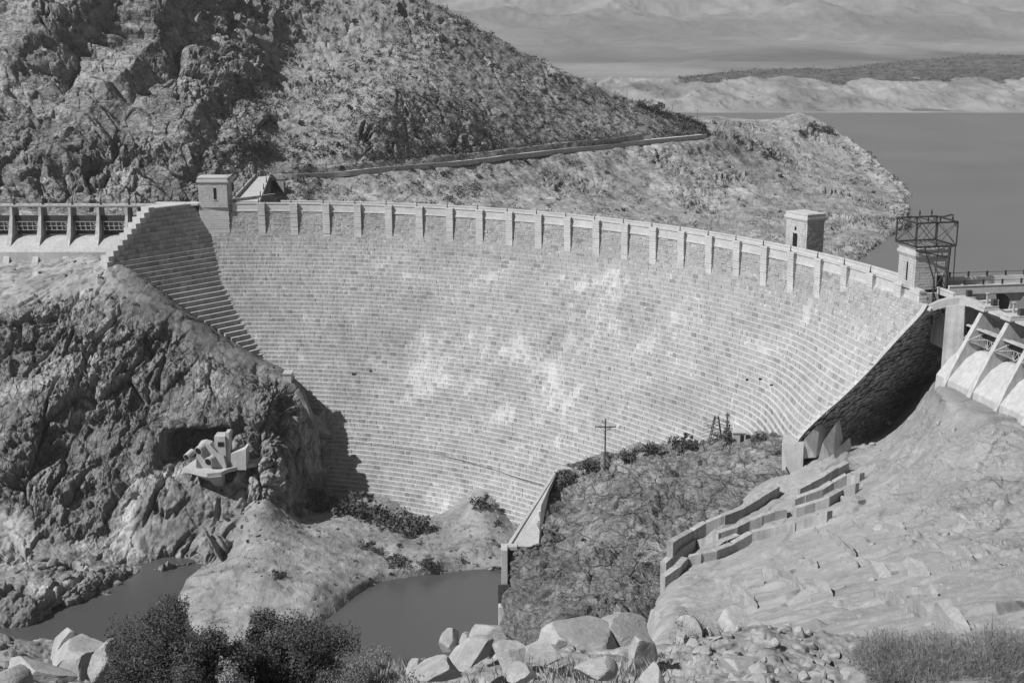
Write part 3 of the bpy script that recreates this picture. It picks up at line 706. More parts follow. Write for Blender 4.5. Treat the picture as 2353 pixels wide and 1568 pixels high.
for i, r_ in enumerate(CC):      # curl the right edge back toward the dam
    p = r_[-1]; p = p if isinstance(p, np.ndarray) else Py(*p); r_.append(p+A3(1.5, 9, -1.0)); r_.append(p+A3(.5, 20, -3))
def d_cliff(G, nf, s, t):
    N0 = nf(G); nf = lambda *_: N0
    U, V, D = proj(flat(G)); U = U.reshape(s.shape); V = V.reshape(s.shape); P = flat(G)
    scree = np.clip(sstep(.30, .20, t)*1.0, 0, 1)
    em = sstep(0, .05, t)
    m = (.12+.95*(1-scree))*em
    cave = np.exp(-(np.abs((U-436-(V-1036)*-.35)/66)**6)-(np.abs((V-1036+(U-440)*.1)/46)**6)); led = np.exp(-(np.abs((U-530)/110)**4)-(np.abs((V-1062)/20)**4))
    G = G+np.stack([-.5*cave, 17*cave, -1*cave], -1)
    m = m*(1-.75*cave)
    sm_ = .62+.38*sstep(1180, 1080, V+.15*(U-300)); m = m*sm_
    G2, tn = crag(G, nf, 3.1, 12, mask=m, an=(.62, .9, 1.55), rot=rotm('Y', 20))
    n = nf(G2)
    rib2 = ridged(P@rotm('Y', 14)*np.array([1, .5, .10]), 10, 3).reshape(s.shape); lowm = sstep(1060, 1140, V)*em*sstep(1330, 1290, V)
    G2 = G2+n*((-2.6*sstep(.68, .88, rib2))*lowm)[..., None]
    rib = ridged(P@rotm('Y', 18)*np.array([1, .6, .16]), 15, 3).reshape(s.shape)
    G2 = G2+n*((-3.2*sstep(.72, .98, rib))*m)[..., None]
    G2 = G2+nf(G2)*(fbm(flat(G2)*np.array([1, 1, .6]), 2.2, 4).reshape(s.shape)*.40*(m*.9+.1))[..., None]
    und = fbm(flat(G2), 16, 3).reshape(s.shape); G2 = G2+n*(1.6*und*m)[..., None]
    smooth_ = sstep(1130, 1190, V)*sstep(1310, 1290, V)
    tone = (1+(tn-1)*.75)*(.86+.0*s)
    pale = sstep(.05, .6, fbm(flat(G2)@rotm('Y', 20)*np.array([1, 1, .35])+70, 13, 3)).reshape(s.shape)
    tone = tone*(1+.75*pale*(1-scree))
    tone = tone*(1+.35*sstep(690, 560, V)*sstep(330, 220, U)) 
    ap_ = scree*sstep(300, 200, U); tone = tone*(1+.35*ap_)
    tone = veg_tone(G2, tone, 2.4, .05, .5, .40*1.0, 12)
    return G2, tone, (1-.85*scree)*(.3+.7*sstep(.64, .95, sm_))
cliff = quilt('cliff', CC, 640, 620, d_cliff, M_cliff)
# --- gorge floor with the spoil cones
f0 = [(500, 1232, 284), (556, 1176, 292), (612, 1130, 299), (700, 1160, 314), (800, 1136, 323), (900, 1150, 320), (1000, 1180, 315), (1100, 1144, 306), (1190, 1200, 303), (1290, 1215, 300)]
f1 = [(490, 1255, 283), (550, 1210, 288), (618, 1170, 290), (700, 1192, 302), (800, 1175, 310), (900, 1190, 307), (1000, 1205, 304), (1105, 1175, 299), (1190, 1225, 296), (1290, 1235, 292)]
f2 = [(470, 1290, 279.5), (545, 1260, 280), (620, 1235, 281), (700, 1235, 285), (800, 1235, 290), (900, 1240, 291), (1000, 1235, 293), (1100, 1230, 290), (1180, 1245, 287), (1280, 1255, 284)]
f3 = [(432, 1330, 269), (520, 1340, 262), (610, 1340, 260), (700, 1335, 262), (790, 1320, 267), (900, 1295, 276), (1000, 1290, 277.5), (1090, 1275, 280), (1180, 1290, 277), (1270, 1295, 276)]
f4 = [(405, 1385, 259), (480, 1440, 245.5), (590, 1460, 242), (690, 1445, 245), (765, 1404, 255), (850, 1350, 268), (950, 1332, 273.3), (1050, 1318, 276), (1160, 1308, 277.5), (1270, 1305, 278)]
f5 = back(f4, 0, -7, -6)
fm = back(f0, 0, 14, 1.0)
def d_floor(G, nf, s, t):
    em = sstep(0, .05, t)*sstep(0, .12, 1-t)
    P = flat(G); G = G.copy(); G[..., 2] += (1.1*fbm(P, 12, 4).reshape(s.shape)+.35*np.maximum(0, worley(P/1.1)[2]-.78).reshape(s.shape)*3)*(.2+.8*em)
    U, V, D = proj(flat(G)); U = U.reshape(s.shape); V = V.reshape(s.shape)
    n = fbm(P+5, 9, 4).reshape(s.shape)
    tone = 1.0+.22*n
    return G, veg_tone(G, tone, 3.0, .25, .7, .30, 90)
floor_ = quilt('gorge_floor', [fm, f0, f1, f2, f3, f4, f5], 330, 700, d_floor, M_soil)
# --- rocky bank in the centre right
b1 = [(1292, 1085, 285), (1325, 1075, 285), (1380, 1056, 283), (1440, 1037, 281), (1510, 1023, 277), (1590, 1013, 270), (1680, 1006, 262), (1760, 1001, 255), (1830, 1000, 251)]
b2 = [(1250, 1165, 266), (1300, 1150, 268), (1370, 1130, 268), (1440, 1110, 266), (1520, 1092, 262), (1600, 1080, 256), (1690, 1070, 250), (1760, 1060, 246), (1805, 1050, 244)]
b3 = [(1240, 1250, 251), (1300, 1235, 252), (1370, 1215, 252), (1440, 1200, 249), (1520, 1190, 244), (1590, 1180, 240), (1660, 1165, 238), (1740, 1135, 238), (1795, 1108, 238)]
b4 = [(1168, 1268, 249), (1240, 1300, 242), (1320, 1295, 240), (1400, 1285, 237), (1470, 1280, 231), (1530, 1265, 229), (1570, 1235, 231), (1640, 1205, 233), (1700, 1185, 235)]
b5 = [(1166, 1345, 246), (1240, 1360, 234), (1320, 1360, 229), (1400, 1360, 224), (1470, 1355, 218), (1515, 1335, 214), (1540, 1310, 215), (1600, 1275, 218), (1660, 1240, 222)]
b6 = [(1160, 1440, 242), (1235, 1440, 220), (1320, 1440, 212), (1400, 1440, 206), (1470, 1435, 200), (1512, 1425, 197), (1540, 1400, 198), (1590, 1370, 202), (1640, 1340, 206)]
b7 = [(1150, 1530, 238), (1230, 1530, 208), (1320, 1530, 196), (1400, 1530, 190), (1470, 1530, 184), (1520, 1530, 180), (1550, 1500, 184), (1590, 1460, 190), (1640, 1420, 196)]
b0 = back(b1, 0, 14, -9)
BB = [b0, b1, b2, b3, b4, b5, b6, b7]
for r_ in BB:
    p = r_[0]; p = p if isinstance(p, np.ndarray) else Py(*p); q = p.copy(); q[0] -= 1.2; q[1] += 2.5; q[2] = -78; q2 = p.copy(); q2[0] -= .5; q2[1] += 1; q2[2] = p[2]*.6-78*.4
    if r_ is not b0 and r_ is not b1 and r_ is not b2: r_.insert(0, q)
    else: r_.insert(0, p+A3(-1, 2, -6))
def d_bank(G, nf, s, t):
    N0 = nf(G); nf = lambda *_: N0; P = flat(G)
    em = sstep(0, .06, t)*sstep(0, .10, s)
    oc = .35+.65*sstep(.35, .6, t+.25*(s-.5))
    U, V, D = proj(flat(G)); U = U.reshape(s.shape); V = V.reshape(s.shape)
    oc = np.clip(oc+.7*np.exp(-((U-1560)/45)**2-((V-1180)/70)**2), 0, 1)
    G2, tn = crag(G, nf, 3.0, 11, mask=(.25+.75*oc)*em, an=(1.3, 1, .55), rot=rotm('Y', 17))
    G2 = G2+nf(G2)*(fbm(flat(G2)*np.array([.7, .7, 1.2]), 2.4, 4).reshape(s.shape)*.22*em)[..., None]
    G2 = G2+nf(G2)*((.9*fbm(flat(G2), 12, 3)).reshape(s.shape)*em)[..., None]
    bz = (P@np.array([.32, 0, .95])+fbm(P, 18, 3)*2.5)/3.4; fz = bz % 1
    G2 = G2+nf(G2)*((1.3*(np.where(fz < .75, 1-fz/.75, (fz-.75)/.25)-.5)*sstep(-.15, .35, fbm(P+31, 13, 2))).reshape(s.shape)*em)[..., None]
    cv = np.exp(-((U-(1795-(V-1100)*1.15))/26)**2)*sstep(1060, 1110, V)*sstep(1300, 1270, V); G2 = G2+nf(G2)*(-3.5*cv)[..., None]
    tone = (1+(tn-1)*.9)*(.98+.16*fbm(P+22, 9, 3).reshape(s.shape))*(1-.18*sstep(1.0, .3, s+.0)*sstep(.25, .6, t))
    return G2, veg_tone(G2, tone, 1.8, .1, .55, .40, 33), np.full(s.shape, 1.)
bank = quilt('rocky_bank', BB, 520, 560, d_bank, M_bank)
# --- bare slope at the right
US = [1740, 1840, 1930, 2000, 2085, 2150, 2200, 2260, 2340, 2560]
s0 = [(1740, 1075, 254), (1840, 1024, 258), (1930, 1002, 266), (2000, 980, 276), (2085, 905, 288), (2140, 855, 288), (2180, 862, 249), (2260, 890, 240), (2340, 915, 234), (2560, 960, 226)]
s1 = [(1725, 1130, 241), (1835, 1062, 247), (1925, 1014, 252), (2005, 1003, 258), (2085, 934, 262), (2134, 890, 252), (2164, 902, 230), (2235, 928, 222), (2320, 962, 214), (2560, 1000, 212)]
s2 = [(1660, 1200, 226), (1780, 1150, 228), (1890, 1110, 230), (1990, 1080, 230), (2080, 1040, 224), (2150, 1000, 215), (2200, 990, 211), (2265, 985, 206), (2340, 1000, 201), (2560, 1040, 194)]
s3 = [(1560, 1312, 208), (1680, 1270, 208), (1800, 1230, 208), (1920, 1190, 206), (2040, 1160, 199), (2150, 1150, 190), (2250, 1140, 185), (2340, 1140, 181), (2560, 1150, 172)]
s4 = [(1518, 1375, 192), (1640, 1360, 185), (1780, 1330, 180), (1920, 1300, 175), (2040, 1280, 170), (2150, 1260, 166), (2250, 1250, 162), (2340, 1250, 158), (2560, 1250, 148)]
s5 = [(1512, 1450, 165), (1640, 1440, 156), (1780, 1420, 148), (1920, 1400, 142), (2040, 1390, 136), (2150, 1380, 130), (2250, 1370, 126), (2340, 1370, 122), (2560, 1370, 114)]
s6 = [(1500, 1560, 130), (1640, 1550, 122), (1780, 1530, 114), (1920, 1520, 108), (2040, 1500, 102), (2150, 1490, 98), (2250, 1480, 94), (2340, 1470, 92), (2560, 1460, 86)]
s7 = 0
SS = [s0, s1, s2, s3, s4, s5, s6, s7]
for r_ in (s3, s4, s5, s6):
    a_ = np.array(r_, float); nu_ = np.interp(np.linspace(0, 1, 10), np.linspace(0, 1, 9), a_[:, 0])
    r_[:] = [(u_, float(np.interp(u_, a_[:, 0], a_[:, 1])), float(np.interp(u_, a_[:, 0], a_[:, 2]))) for u_ in nu_]
s7 = back(s6, 0, -30, -2); SS[-1] = s7
for r_ in SS:
    p = r_[-1]; p = p if isinstance(p, np.ndarray) else Py(*p); r_.append(p+A3(45, 6, 6)); r_.append(p+A3(120, 10, 16))
for r_ in SS:
    p = r_[0]; p = p if isinstance(p, np.ndarray) else Py(*p); r_.insert(0, p+A3(-3, 6, -14))
def d_slope(G, nf, s, t):
    N0 = nf(G); nf = lambda *_: N0
    em = sstep(.06, .20, t)*sstep(0, .08, s); P = flat(G)
    U, V, D = proj(P); U = U.reshape(s.shape); V = V.reshape(s.shape)
    N = nf(G)
    # tilted slabs with worn edges, cut by a few long joints
    em = em*(1-.92*np.exp(-((U-2190)/75)**2-((V-935)/60)**2)-0*s)
    Pw = P+2.0*np.stack([fbm(P, 10, 2), fbm(P+7, 10, 2), fbm(P+19, 10, 2)], 1)
    fo, e, rb = facets((Pw@rotm('Z', 32))/np.array([13, 5.0, 5.0])); fo2, e2, r22 = facets((Pw@rotm('Z', 25))/np.array([4.5, 2.0, 1.6]))
    k1 = sstep(0, .16, e)*1.0; k2 = sstep(0, .22, e2)
    G2 = G+N*((.62*fo*k1-.12*(1-k1)+(.24*fo2*k2-.1*(1-k2))*(.35+.65*sstep(-.1, .4, fbm(P+23, 16, 2)))).reshape(s.shape)*em)[..., None]
    rub = sstep(1880, 2100, U+(1150-V)*.5)*sstep(1340, 1240, V-(U-2100)*.12)
    n10 = sstep(-.15, .35, fbm(P+61, 12, 3)).reshape(s.shape)
    f1, f2, rc, _ = worley(P/.95); f3, f4, re, _ = worley(P/2.3)
    bump_ = (np.maximum(0, rc-.5)*1.5*sstep(0, .3, f2-f1)+np.maximum(0, re-.66)*3.6*sstep(0, .35, f4-f3)).reshape(s.shape)
    G2 = G2+N*((.12*fbm(P, 2.0, 4).reshape(s.shape)+bump_*(.03+.6*rub*n10))*em)[..., None]
    tone = 1.0+.10*fbm(P+9, 14, 3).reshape(s.shape)+(rb.reshape(s.shape)-.5)*.10
    tone = tone*(1-.10*rub)
    return G2, tone, .25+.5*rub+.35*sstep(.1, .5, fbm(P+88, 20, 2)).reshape(s.shape)
slope = quilt('bare_rock_slope', SS, 600, 860, d_slope, M_pale)
# --- near ground under the boulders
U7 = [-200, 0, 60, 150, 280, 400, 520, 700, 900, 980, 1080, 1200, 1350, 1500, 1620, 1740, 1850, 2000, 2150, 2320, 2560]
V7 = [1490, 1490, 1495, 1500, 1520, 1540, 1545, 1550, 1560, 1540, 1525, 1515, 1510, 1505, 1485, 1475, 1490, 1500, 1490, 1480, 1470]
g1 = [(u, v, 64) for u, v in zip(U7, V7)]; g2 = [(u, v+45, 56) for u, v in zip(U7, V7)]; g3 = [(u, v+170, 44) for u, v in zip(U7, V7)]; g4 = [(u, v+420, 30) for u, v in zip(U7, V7)]
g0 = back(g1, 0, 9, -16)
def d_near(G, nf, s, t):
    P = flat(G); G = G.copy(); f1, f2, ra, rb = worley(P/.9); a1, a2, rc, rd_ = worley(P/.33)
    G[..., 2] += (.45*fbm(P, 5, 4)+.55*(ra-.5)*(1-f1)+.22*(rc-.5)*(1-a1)).reshape(s.shape)
    return G, (.86+.3*fbm(P, 2.5, 3)+.35*(rd_-.5)).reshape(s.shape), np.full(s.shape, .22)
for r_ in (g0, g1, g2, g3, g4):
    p = r_[-1]; p = p if isinstance(p, np.ndarray) else Py(*p); r_.append(p+A3(30, 10, 5))
near = quilt('foreground_ground', [g0, g1, g2, g3, g4], 320, 900, d_near, M_rock)
# --- broad ground sheet under everything, lake and river
def plane(name, x0, x1, y0, y1, z, m):
    o = MB().poly([(x0, y0, z), (x1, y0, z), (x1, y1, z), (x0, y1, z)]).build(name, m); tag(o, kind='structure'); return o
M_gr = mat('ground', .24, var=.2, scales=(80., 9., 1.), bump=.2, attr=False)
plane('ground', -9000, 9000, -3000, 12000, -90, M_gr)
lk = MB(); A = np.linspace(101, -6, 60)
pts = [apos(a, -25, -6, False) for a in A]
pts = pts+[(160, 196, -25), (900, 150, -25), (1500, 1300, -25), (-600, 1300, -25), (-150, 520, -25), (-110, 400, -25)]
lk.poly(pts[::-1]); tag(lk.build('lake', M_lake), kind='structure')
rv = MB().poly([(-260, 150, -72), (60, 150, -72), (30, 290, -72), (-40, 300, -72), (-260, 300, -72)]); tag(rv.build('river', M_river), kind='structure')
# ================================================================== LEFT SPILLWAY
def X(u, v, y): return Py(u, v, y)[0]
sp = empty('left_spillway', (-130, 362, -14)); tag(sp, 'gated spillway with slim concrete piers under a flat footbridge left of the stepped wing', 'spillway')
def pt(m, name, mt, par, bevel=0):
    o = m.build(name, mt, par, bevel); q = par
    L = Vector((0, 0, 0))
    while q is not None: L -= Vector(q.location); q = q.parent
    o.location = L if par.parent is None else (0, 0, 0); return o
PXU = [290, 224.5, 159, 91, 25, -41, -107]
px = [X(u, 480, 362) for u in PXU]
M_gate = mat('gate_steel', .05, rough=.7, var=.3, scales=(2., .5, .2), bump=.1, attr=False)
for x in px:
    m = MB()
    prof = [(366.5, -.9), (361.8, -.9), (361.6, -3.2), (359.6, -8.2), (356.6, -12), (353.2, -17), (353.2, -19), (366.5, -19)]
    th = lambda z: .33+.04*max(0, -z-3)
    a = [(x-th(z), y, z) for y, z in prof]; b = [(x+th(z)*1.15, y, z) for y, z in prof]
    n = len(m.v); m.v += a+b; k = len(prof); m.f += [tuple(range(n, n+k)), tuple(range(n+k, n+2*k))[::-1]]+[(n+i, n+(i+1) % k, n+k+(i+1) % k, n+k+i) for i in range(k)]
    pt(m, 'pier', M_conc, sp)
x0, x1 = px[-1]-9, px[0]+12
og = [(366, -9.5), (363.6, -8.75), (361.9, -8.9), (360.2, -9.5), (357.6, -10.9), (355.6, -12.3), (355.5, -17.5), (366, -17.5)]
m = MB().prism([(x0, y, z) for y, z in og], (x1-x0, 0, 0)); pt(m, 'spillway_crest', M_concl, sp)
for i in range(len(px)):
    xr = px[i]-.4; xl = (px[i+1] if i+1 < len(px) else px[i]-8.05)+.4
    m = MB(); arc = [(363.9-1.1*math.sin(R(t*1.0)), -8.7+5.5*t/90) for t in (0, 22, 45, 67, 90)]
    m.prism([(xl, y, z) for y, z in arc]+[(xl, y+.15, z) for y, z in arc[::-1]], (xr-xl, 0, 0)); g = pt(m, 'gate', M_gate, sp)
    for z in (-5.4, -6.5, -7.4):
        pass
    m = MB()
    for z in (-4.9, -6.1, -7.2): m.box(xl+(xr-xl)*.03, xr, 362.2, 362.4, z-.09, z+.09)
    for k in range(5):
        xx = xl+(xr-xl)*(.1+.2*k); m.box(xx-.07, xx+.07, 362.41, 362.55, -7.2, -4.9); m.bar((xx, 362.3, -4.9), (xx+(xr-xl)*.1, 361.2, -7.2), .07, 4)
    for k in (0, 1): m.bar((xr-.25, 361.9, -6.1-1.1*k), (xr-1.8, 362.5, -4.9-1.2*k), .09, 4)
    pt(m, 'gate_truss', M_galv, sp)
m = MB().box(x0, px[0]+9.5, 362.2, 366.2, -.92, -.35); pt(m, 'bridge_deck', M_conc, sp)
m = MB().box(x0, px[0]+9.5, 362.0, 362.19, -.62, -.12); pt(m, 'deck_edge', M_concl, sp)
for k in range(30):
    x = px[0]+8-k*2.68
    if x < x0: break
    m = MB().box(x-.07, x+.07, 362.05, 362.18, -.12, .95).box(x-.16, x+.16, 361.98, 362.25, .95, 1.05); pt(m, 'railing_post', M_galv, sp)
m = MB()
for z in (.3, .75): m.bar((x0, 362.12, z), (px[0]+9, 362.12, z), .035, 4)
pt(m, 'railing', M_iron, sp)
for k, x in enumerate(px):
    lamp((x+.35, 363.9, -.35), ('pale' if 0 else 'lamp post on the left spillway bridge, '+['nearest the left stone tower', 'second out from the left tower', 'third out from the left tower', 'fourth out from the left tower', 'beyond the left border, fifth out', 'beyond the left border, sixth out', 'beyond the left border, seventh out'][k]), 1.7)
# ---- gate works between tower and spillway: small dark sluice openings under a slab
m = MB().box(X(356, 470, 365), X(457, 470, 365), 363.5, 367, -.55, 0.02); sl = empty('sluice_house', (-90, 365, -2)); tag(sl, 'low slab with dark sluice openings between the left tower and the spillway bridge', 'sluice')
pt(m, 'roof_slab', M_cop, sl)
for k in range(5):
    xa = X(360+19.5*k, 470, 365); m = MB().box(xa, xa+.25, 363.7, 364.2, -1.9, -.56); pt(m, 'post', M_conc, sl)
m = MB().box(X(357, 470, 365), X(456, 470, 365), 364.4, 364.8, -1.9, -.56); pt(m, 'opening', M_dark, sl)
# ================================================================== RIGHT SPILLWAY
ax = np.array([.23, -.973]); fl = np.array([-.973, -.23])
P1 = Py(2252, 716, 237); 
def RS(o):   # local frame: x along the spillway toward the camera, y downstream (to the left), z up
    return lambda x, y, z: (o[0]+ax[0]*x+fl[0]*y, o[1]+ax[1]*x+fl[1]*y, o[2]+z)
rs = empty('right_spillway', tuple(P1+A3(4, -8, -16))); tag(rs, 'gated spillway with big slanting concrete buttress piers right of the dark end wall', 'spillway')
SPC = 8.3
for k in range(-1, 5):
    o = RS(P1+A3(ax[0]*SPC*k, ax[1]*SPC*k, 0))
    if k == -1: prof = [(-9, .2), (-.6, 0), (.2, -5.5), (.8, -10), (1.2, -22), (-9, -22)]
    else: prof = [(-9, .2), (-.2, 0), (2.7, -5.5), (5.0, -10), (7.0, -14.9), (7.4, -22), (-9, -22)]
    m = MB(); m.prism([o(-.55, y, z) for y, z in prof], np.array(o(.55, 0, 0))-np.array(o(-.55, 0, 0))); pt(m, 'pier', M_conc, rs, .06)
    o2 = RS(P1+A3(ax[0]*SPC*(k-.5), ax[1]*SPC*(k-.5), 0))
    if k >= 0:
        og = [(-6, -7.5), (-3, -7.0), (0, -7.2), (2.6, -8.7), (5.2, -11.7), (5.9, -12.6), (6.2, -22), (-6, -22)]
        m = MB(); w = SPC/2-.56; wl = w if k else -.6; m.prism([o2(-wl, y, z) for y, z in og], np.array(o2(w, 0, 0))-np.array(o2(-wl, 0, 0))); pt(m, 'spillway_crest', M_concl, rs)
        m = MB(); arc = [(-1.8+1.6*math.sin(R(t)), -6.9+3.6*t/90) for t in (0, 30, 60, 90)]
        w = SPC/2-.6; m.prism([o2(-w, y, z) for y, z in arc]+[o2(-w, y-.2, z) for y, z in arc[::-1]], np.array(o2(w, 0, 0))-np.array(o2(-w, 0, 0))); pt(m, 'gate', M_gate, rs)
        m = MB()
        for sx in (-1, 1):
            hb_ = o2(sx*(w-.2), 2.7, -5.2)
            for zz in (-3.4, -5.0, -6.6): m.bar(o2(sx*(w-1.3), -.8, zz), hb_, .14, 4)
            m.bar(o2(sx*(w-1.3), -.6, -3.3), o2(sx*(w-1.3), -.9, -6.8), .13, 4); m.bar(o2(sx*(w-1.0), .6, -3.8), o2(sx*(w-.6), .6, -6.2), .1, 4)
        for zz in (-3.3, -5.0, -6.7): m.bar(o2(-w+.2, -.7, zz), o2(w-.2, -.7, zz), .15, 4)
        for q in range(6):
            a_ = -w+.4+q*(2*w-.8)/6; b_ = a_+(2*w-.8)/6
            m.bar(o2(a_, -.7, -3.3 if q % 2 else -5.0), o2(b_, -.7, -5.0 if q % 2 else -3.3), .09, 4); m.bar(o2(a_, -.7, -6.7 if q % 2 else -5.0), o2(b_, -.7, -5.0 if q % 2 else -6.7), .09, 4)
        pt(m, 'gate_truss', M_galv, rs)
        m = MB(); m.prism([o2(-w, .9, -3.0), o2(-w, .9, -3.25), o2(-w, .2, -3.25), o2(-w, .2, -3.0)], np.array(o2(w, 0, 0))-np.array(o2(-w, 0, 0))); pt(m, 'walkway_beam', M_conc, rs)
    m = MB(); m.box(-1.5, 1.5, -3.2, .4, .21, .75, o); m.box(-1.3, 1.3, -3.0, .1, .753, 1.3, o); pt(m, 'pier_cap', M_concl, rs, .08)
    m = MB(); m.box(.5, 1.3, -2.6, -1.6, 1.31, 2.5, o); pt(m, 'gate_hoist', M_gate, rs, .05)
    m = MB(); m.box(-1.1, -.8, -2.0, -1.7, 1.31, 3.1, o).box(-1.25, -.65, -2.15, -1.55, 3.103, 3.3, o); pt(m, 'post', M_concl, rs)
    if k >= 0:
        m = MB(); m.box(-SPC/2-2.6, -SPC/2+2.6, -3.0, -.6, .1, .5, o); pt(m, 'hoist_deck', M_conc, rs)
# end block where the spillway meets the dark wall + curved hood wall
m = MB()
hood = [(2118, 716), (2135, 702), (2155, 692), (2180, 686), (2205, 684), (2228, 686), (2250, 694), (2275, 707), (2300, 722)]
prev = None
for i, (u, v) in enumerate(hood):
    y = 241.5-.35*i-(.9*max(0, i-4)); p = Py(u, v, y); q = [p+A3(0, 0, 0), p+A3(.5, 1.6, 0), p+A3(.5, 1.6, -1.5), p+A3(0, 0, -1.5)]
    if prev is not None: m.hexa(prev, q)
    prev = q
pt(m, 'curved_parapet', M_concl, rs)
pc = Py(2168, 703, 240.2)
m = MB(); m.hexa([pc+A3(.4, 0, -24), pc+A3(4.5, -1.0, -24), pc+A3(13, 14, -24), pc+A3(8.6, 22, -24)], [pc+A3(.4, 0, .0), pc+A3(3.6, -1.0, .4), pc+A3(13, 14, .4), pc+A3(8.6, 22, 0)]); pt(m, 'end_block', M_conc, rs)
# bridge road running right from the gantry tower
br = empty('spillway_bridge', tuple(pR+A3(12, 4, -2))); tag(br, 'concrete road bridge with post and rail parapets right of the gantry tower', 'bridge')
pq = Pz(2180, 663, 0); bd = np.array([.975, .16, 0]); bn = np.array([-.16, .975, 0])
def BRF(x, y, z): p = pq+bd*x+bn*y; return (p[0], p[1], p[2]+z)
m = MB().box(0, 45, .2, 6, -1.4, -.55, BRF); pt(m, 'deck', M_road, br)
m = MB().box(0, 45, 0, .35, -1.2, .35, BRF).box(0, 45, -.12, .45, .353, .55, BRF); pt(m, 'near_parapet', M_cop, br)
m = MB().box(0, 45, 5.9, 6.25, -1.3, 1.0, BRF); pt(m, 'far_parapet', M_cop, br)
for k in range(11):
    for y, z in ((.17, .55), (6.1, 1.0)):
        m = MB().box(3.0+4*k, 3.3+4*k, y-.13, y+.13, z, z+1.0, BRF); pt(m, 'railing_post', M_iron, br)
m = MB().bar(BRF(0, 6.1, 1.8), BRF(45, 6.1, 1.8), .05, 4).bar(BRF(0, .17, 1.35), BRF(45, .17, 1.35), .05, 4); pt(m, 'railing', M_iron, br)
m = MB()
for k in range(4):     # arched openings in the pier wall below
    c = 10.5+8*k; N_ = 10
    arc = [BRF(c+3.0*math.cos(math.pi*i/N_), .6, -3.6+2.4*math.sin(math.pi*i/N_)) for i in range(N_+1)]
    m.prism([BRF(c+4, .6, -1.42)]+[BRF(c+4, .6, -12)]+[BRF(c+3, .6, -12)]+arc+[BRF(c-3, .6, -12), BRF(c-4, .6, -12), BRF(c-4, .6, -1.42)], np.array(BRF(0, 5.8, 0))-np.array(BRF(0, .6, 0)))
pt(m, 'arcade', M_conc, br)
m = MB().box(0, 6.4, .55, 5.9, -12, -1.42, BRF); pt(m, 'abutment', M_conc, br)
# ================================================================== STEEL GANTRY on the right tower
gt = empty('gantry', tuple(np.array(oR(3.3, 3, 8)))); tag(gt, 'dark steel lattice gantry standing over the right tower roof', 'gantry')
def T3(x, y, z): return oR(x, y, z)
zb, zt = 8.0, 12.6; x0, x1, y0, y1 = -.6, 8.0, -.6, 6.9
def strut(name, a, b, r): 
    pt(MB().bar(T3(*a), T3(*b), r, 4), name, M_iron, gt)
for x in (x0, (x0+x1)/2, x1):
    for y in (y0, y1): strut('upright', (x, y, zb), (x, y, zt), .15)
for y in (y0, y1):
    for z in (zb, zt): strut('girder', (x0, y, z), (x1, y, z), .17)
for x in (x0, x1):
    for z in (zb, zt): strut('girder', (x, y0, z), (x, y1, z), .17)
strut('girder', ((x0+x1)/2, y0, zt), ((x0+x1)/2, y1, zt), .1)
for i in range(2):
    xa = x0+i*(x1-x0)/2; xb = xa+(x1-x0)/2
    for y in (y0, y1): strut('brace', (xa, y, zb), (xb, y, zt), .06); strut('brace', (xb, y, zb), (xa, y, zt), .06)
for x in (x0, x1): strut('brace', (x, y0, zb), (x, y1, zt), .06); strut('brace', (x, y1, zb), (x, y0, zt), .06)
for x, y in ((x0, y0), (x1, y0), (x0, y1), (x1, y1)): strut('bracket', (x+(.9 if x < 1 else -.9), y, zt), (x, y, zt-1.2), .07)
for k in range(9): strut('roof_beam', (x0+.4+k*.95, y0, zb-.2), (x0+.4+k*.95, y1, zb-.2), .08)
for x in (1.6, 4.2, 6.8):
    for y in (y0, y1): pt(MB().bar(T3(x, y, zt), T3(x, y, zt+1.3), .12, 6).bar(T3(x, y, zt+.5), T3(x, y, zt+.9), .2, 6), 'insulator', M_iron, gt)
m = MB().bar(T3(x1, y1-1.5, zt), T3(x1+2.4, y1-2, zt+.5), .12, 5)
for k in range(6): m.bar(T3(x1+.4*k, y1-1.5, zt+.08*k), T3(x1+.4*k+.12, y1-1.5, zt+.08*k+.02), .22, 6)
pt(m, 'insulator_arm', M_iron, gt)
# trestle legs down the camera side of the tower
for a, b, r in (((6.4, -1.1, zb), (5.5, -1.8, -5), .28), ((7.6, -1.0, zb), (7.4, -1.7, -3), .12), ((1.2, -.7, zb), (3.4, -1.3, 1.5), .14), ((4.2, -.7, zb), (3.4, -1.3, 1.5), .09), ((3.4, -1.3, 1.5), (3.1, -2.2, -7), .2), ((5.9, -1.3, 3.5), (3.4, -1.5, -.2), .09), ((4.4, -1.0, 3.2), (5.9, -1.4, .2), .07), ((3.6, -1.4, -1), (4.5, -1.9, -4.5), .12)):
    strut('leg', a, b, r)
strut('girder', (x0, y0, zb-.6), (6.4, -1.1, zb-2.2), .12)
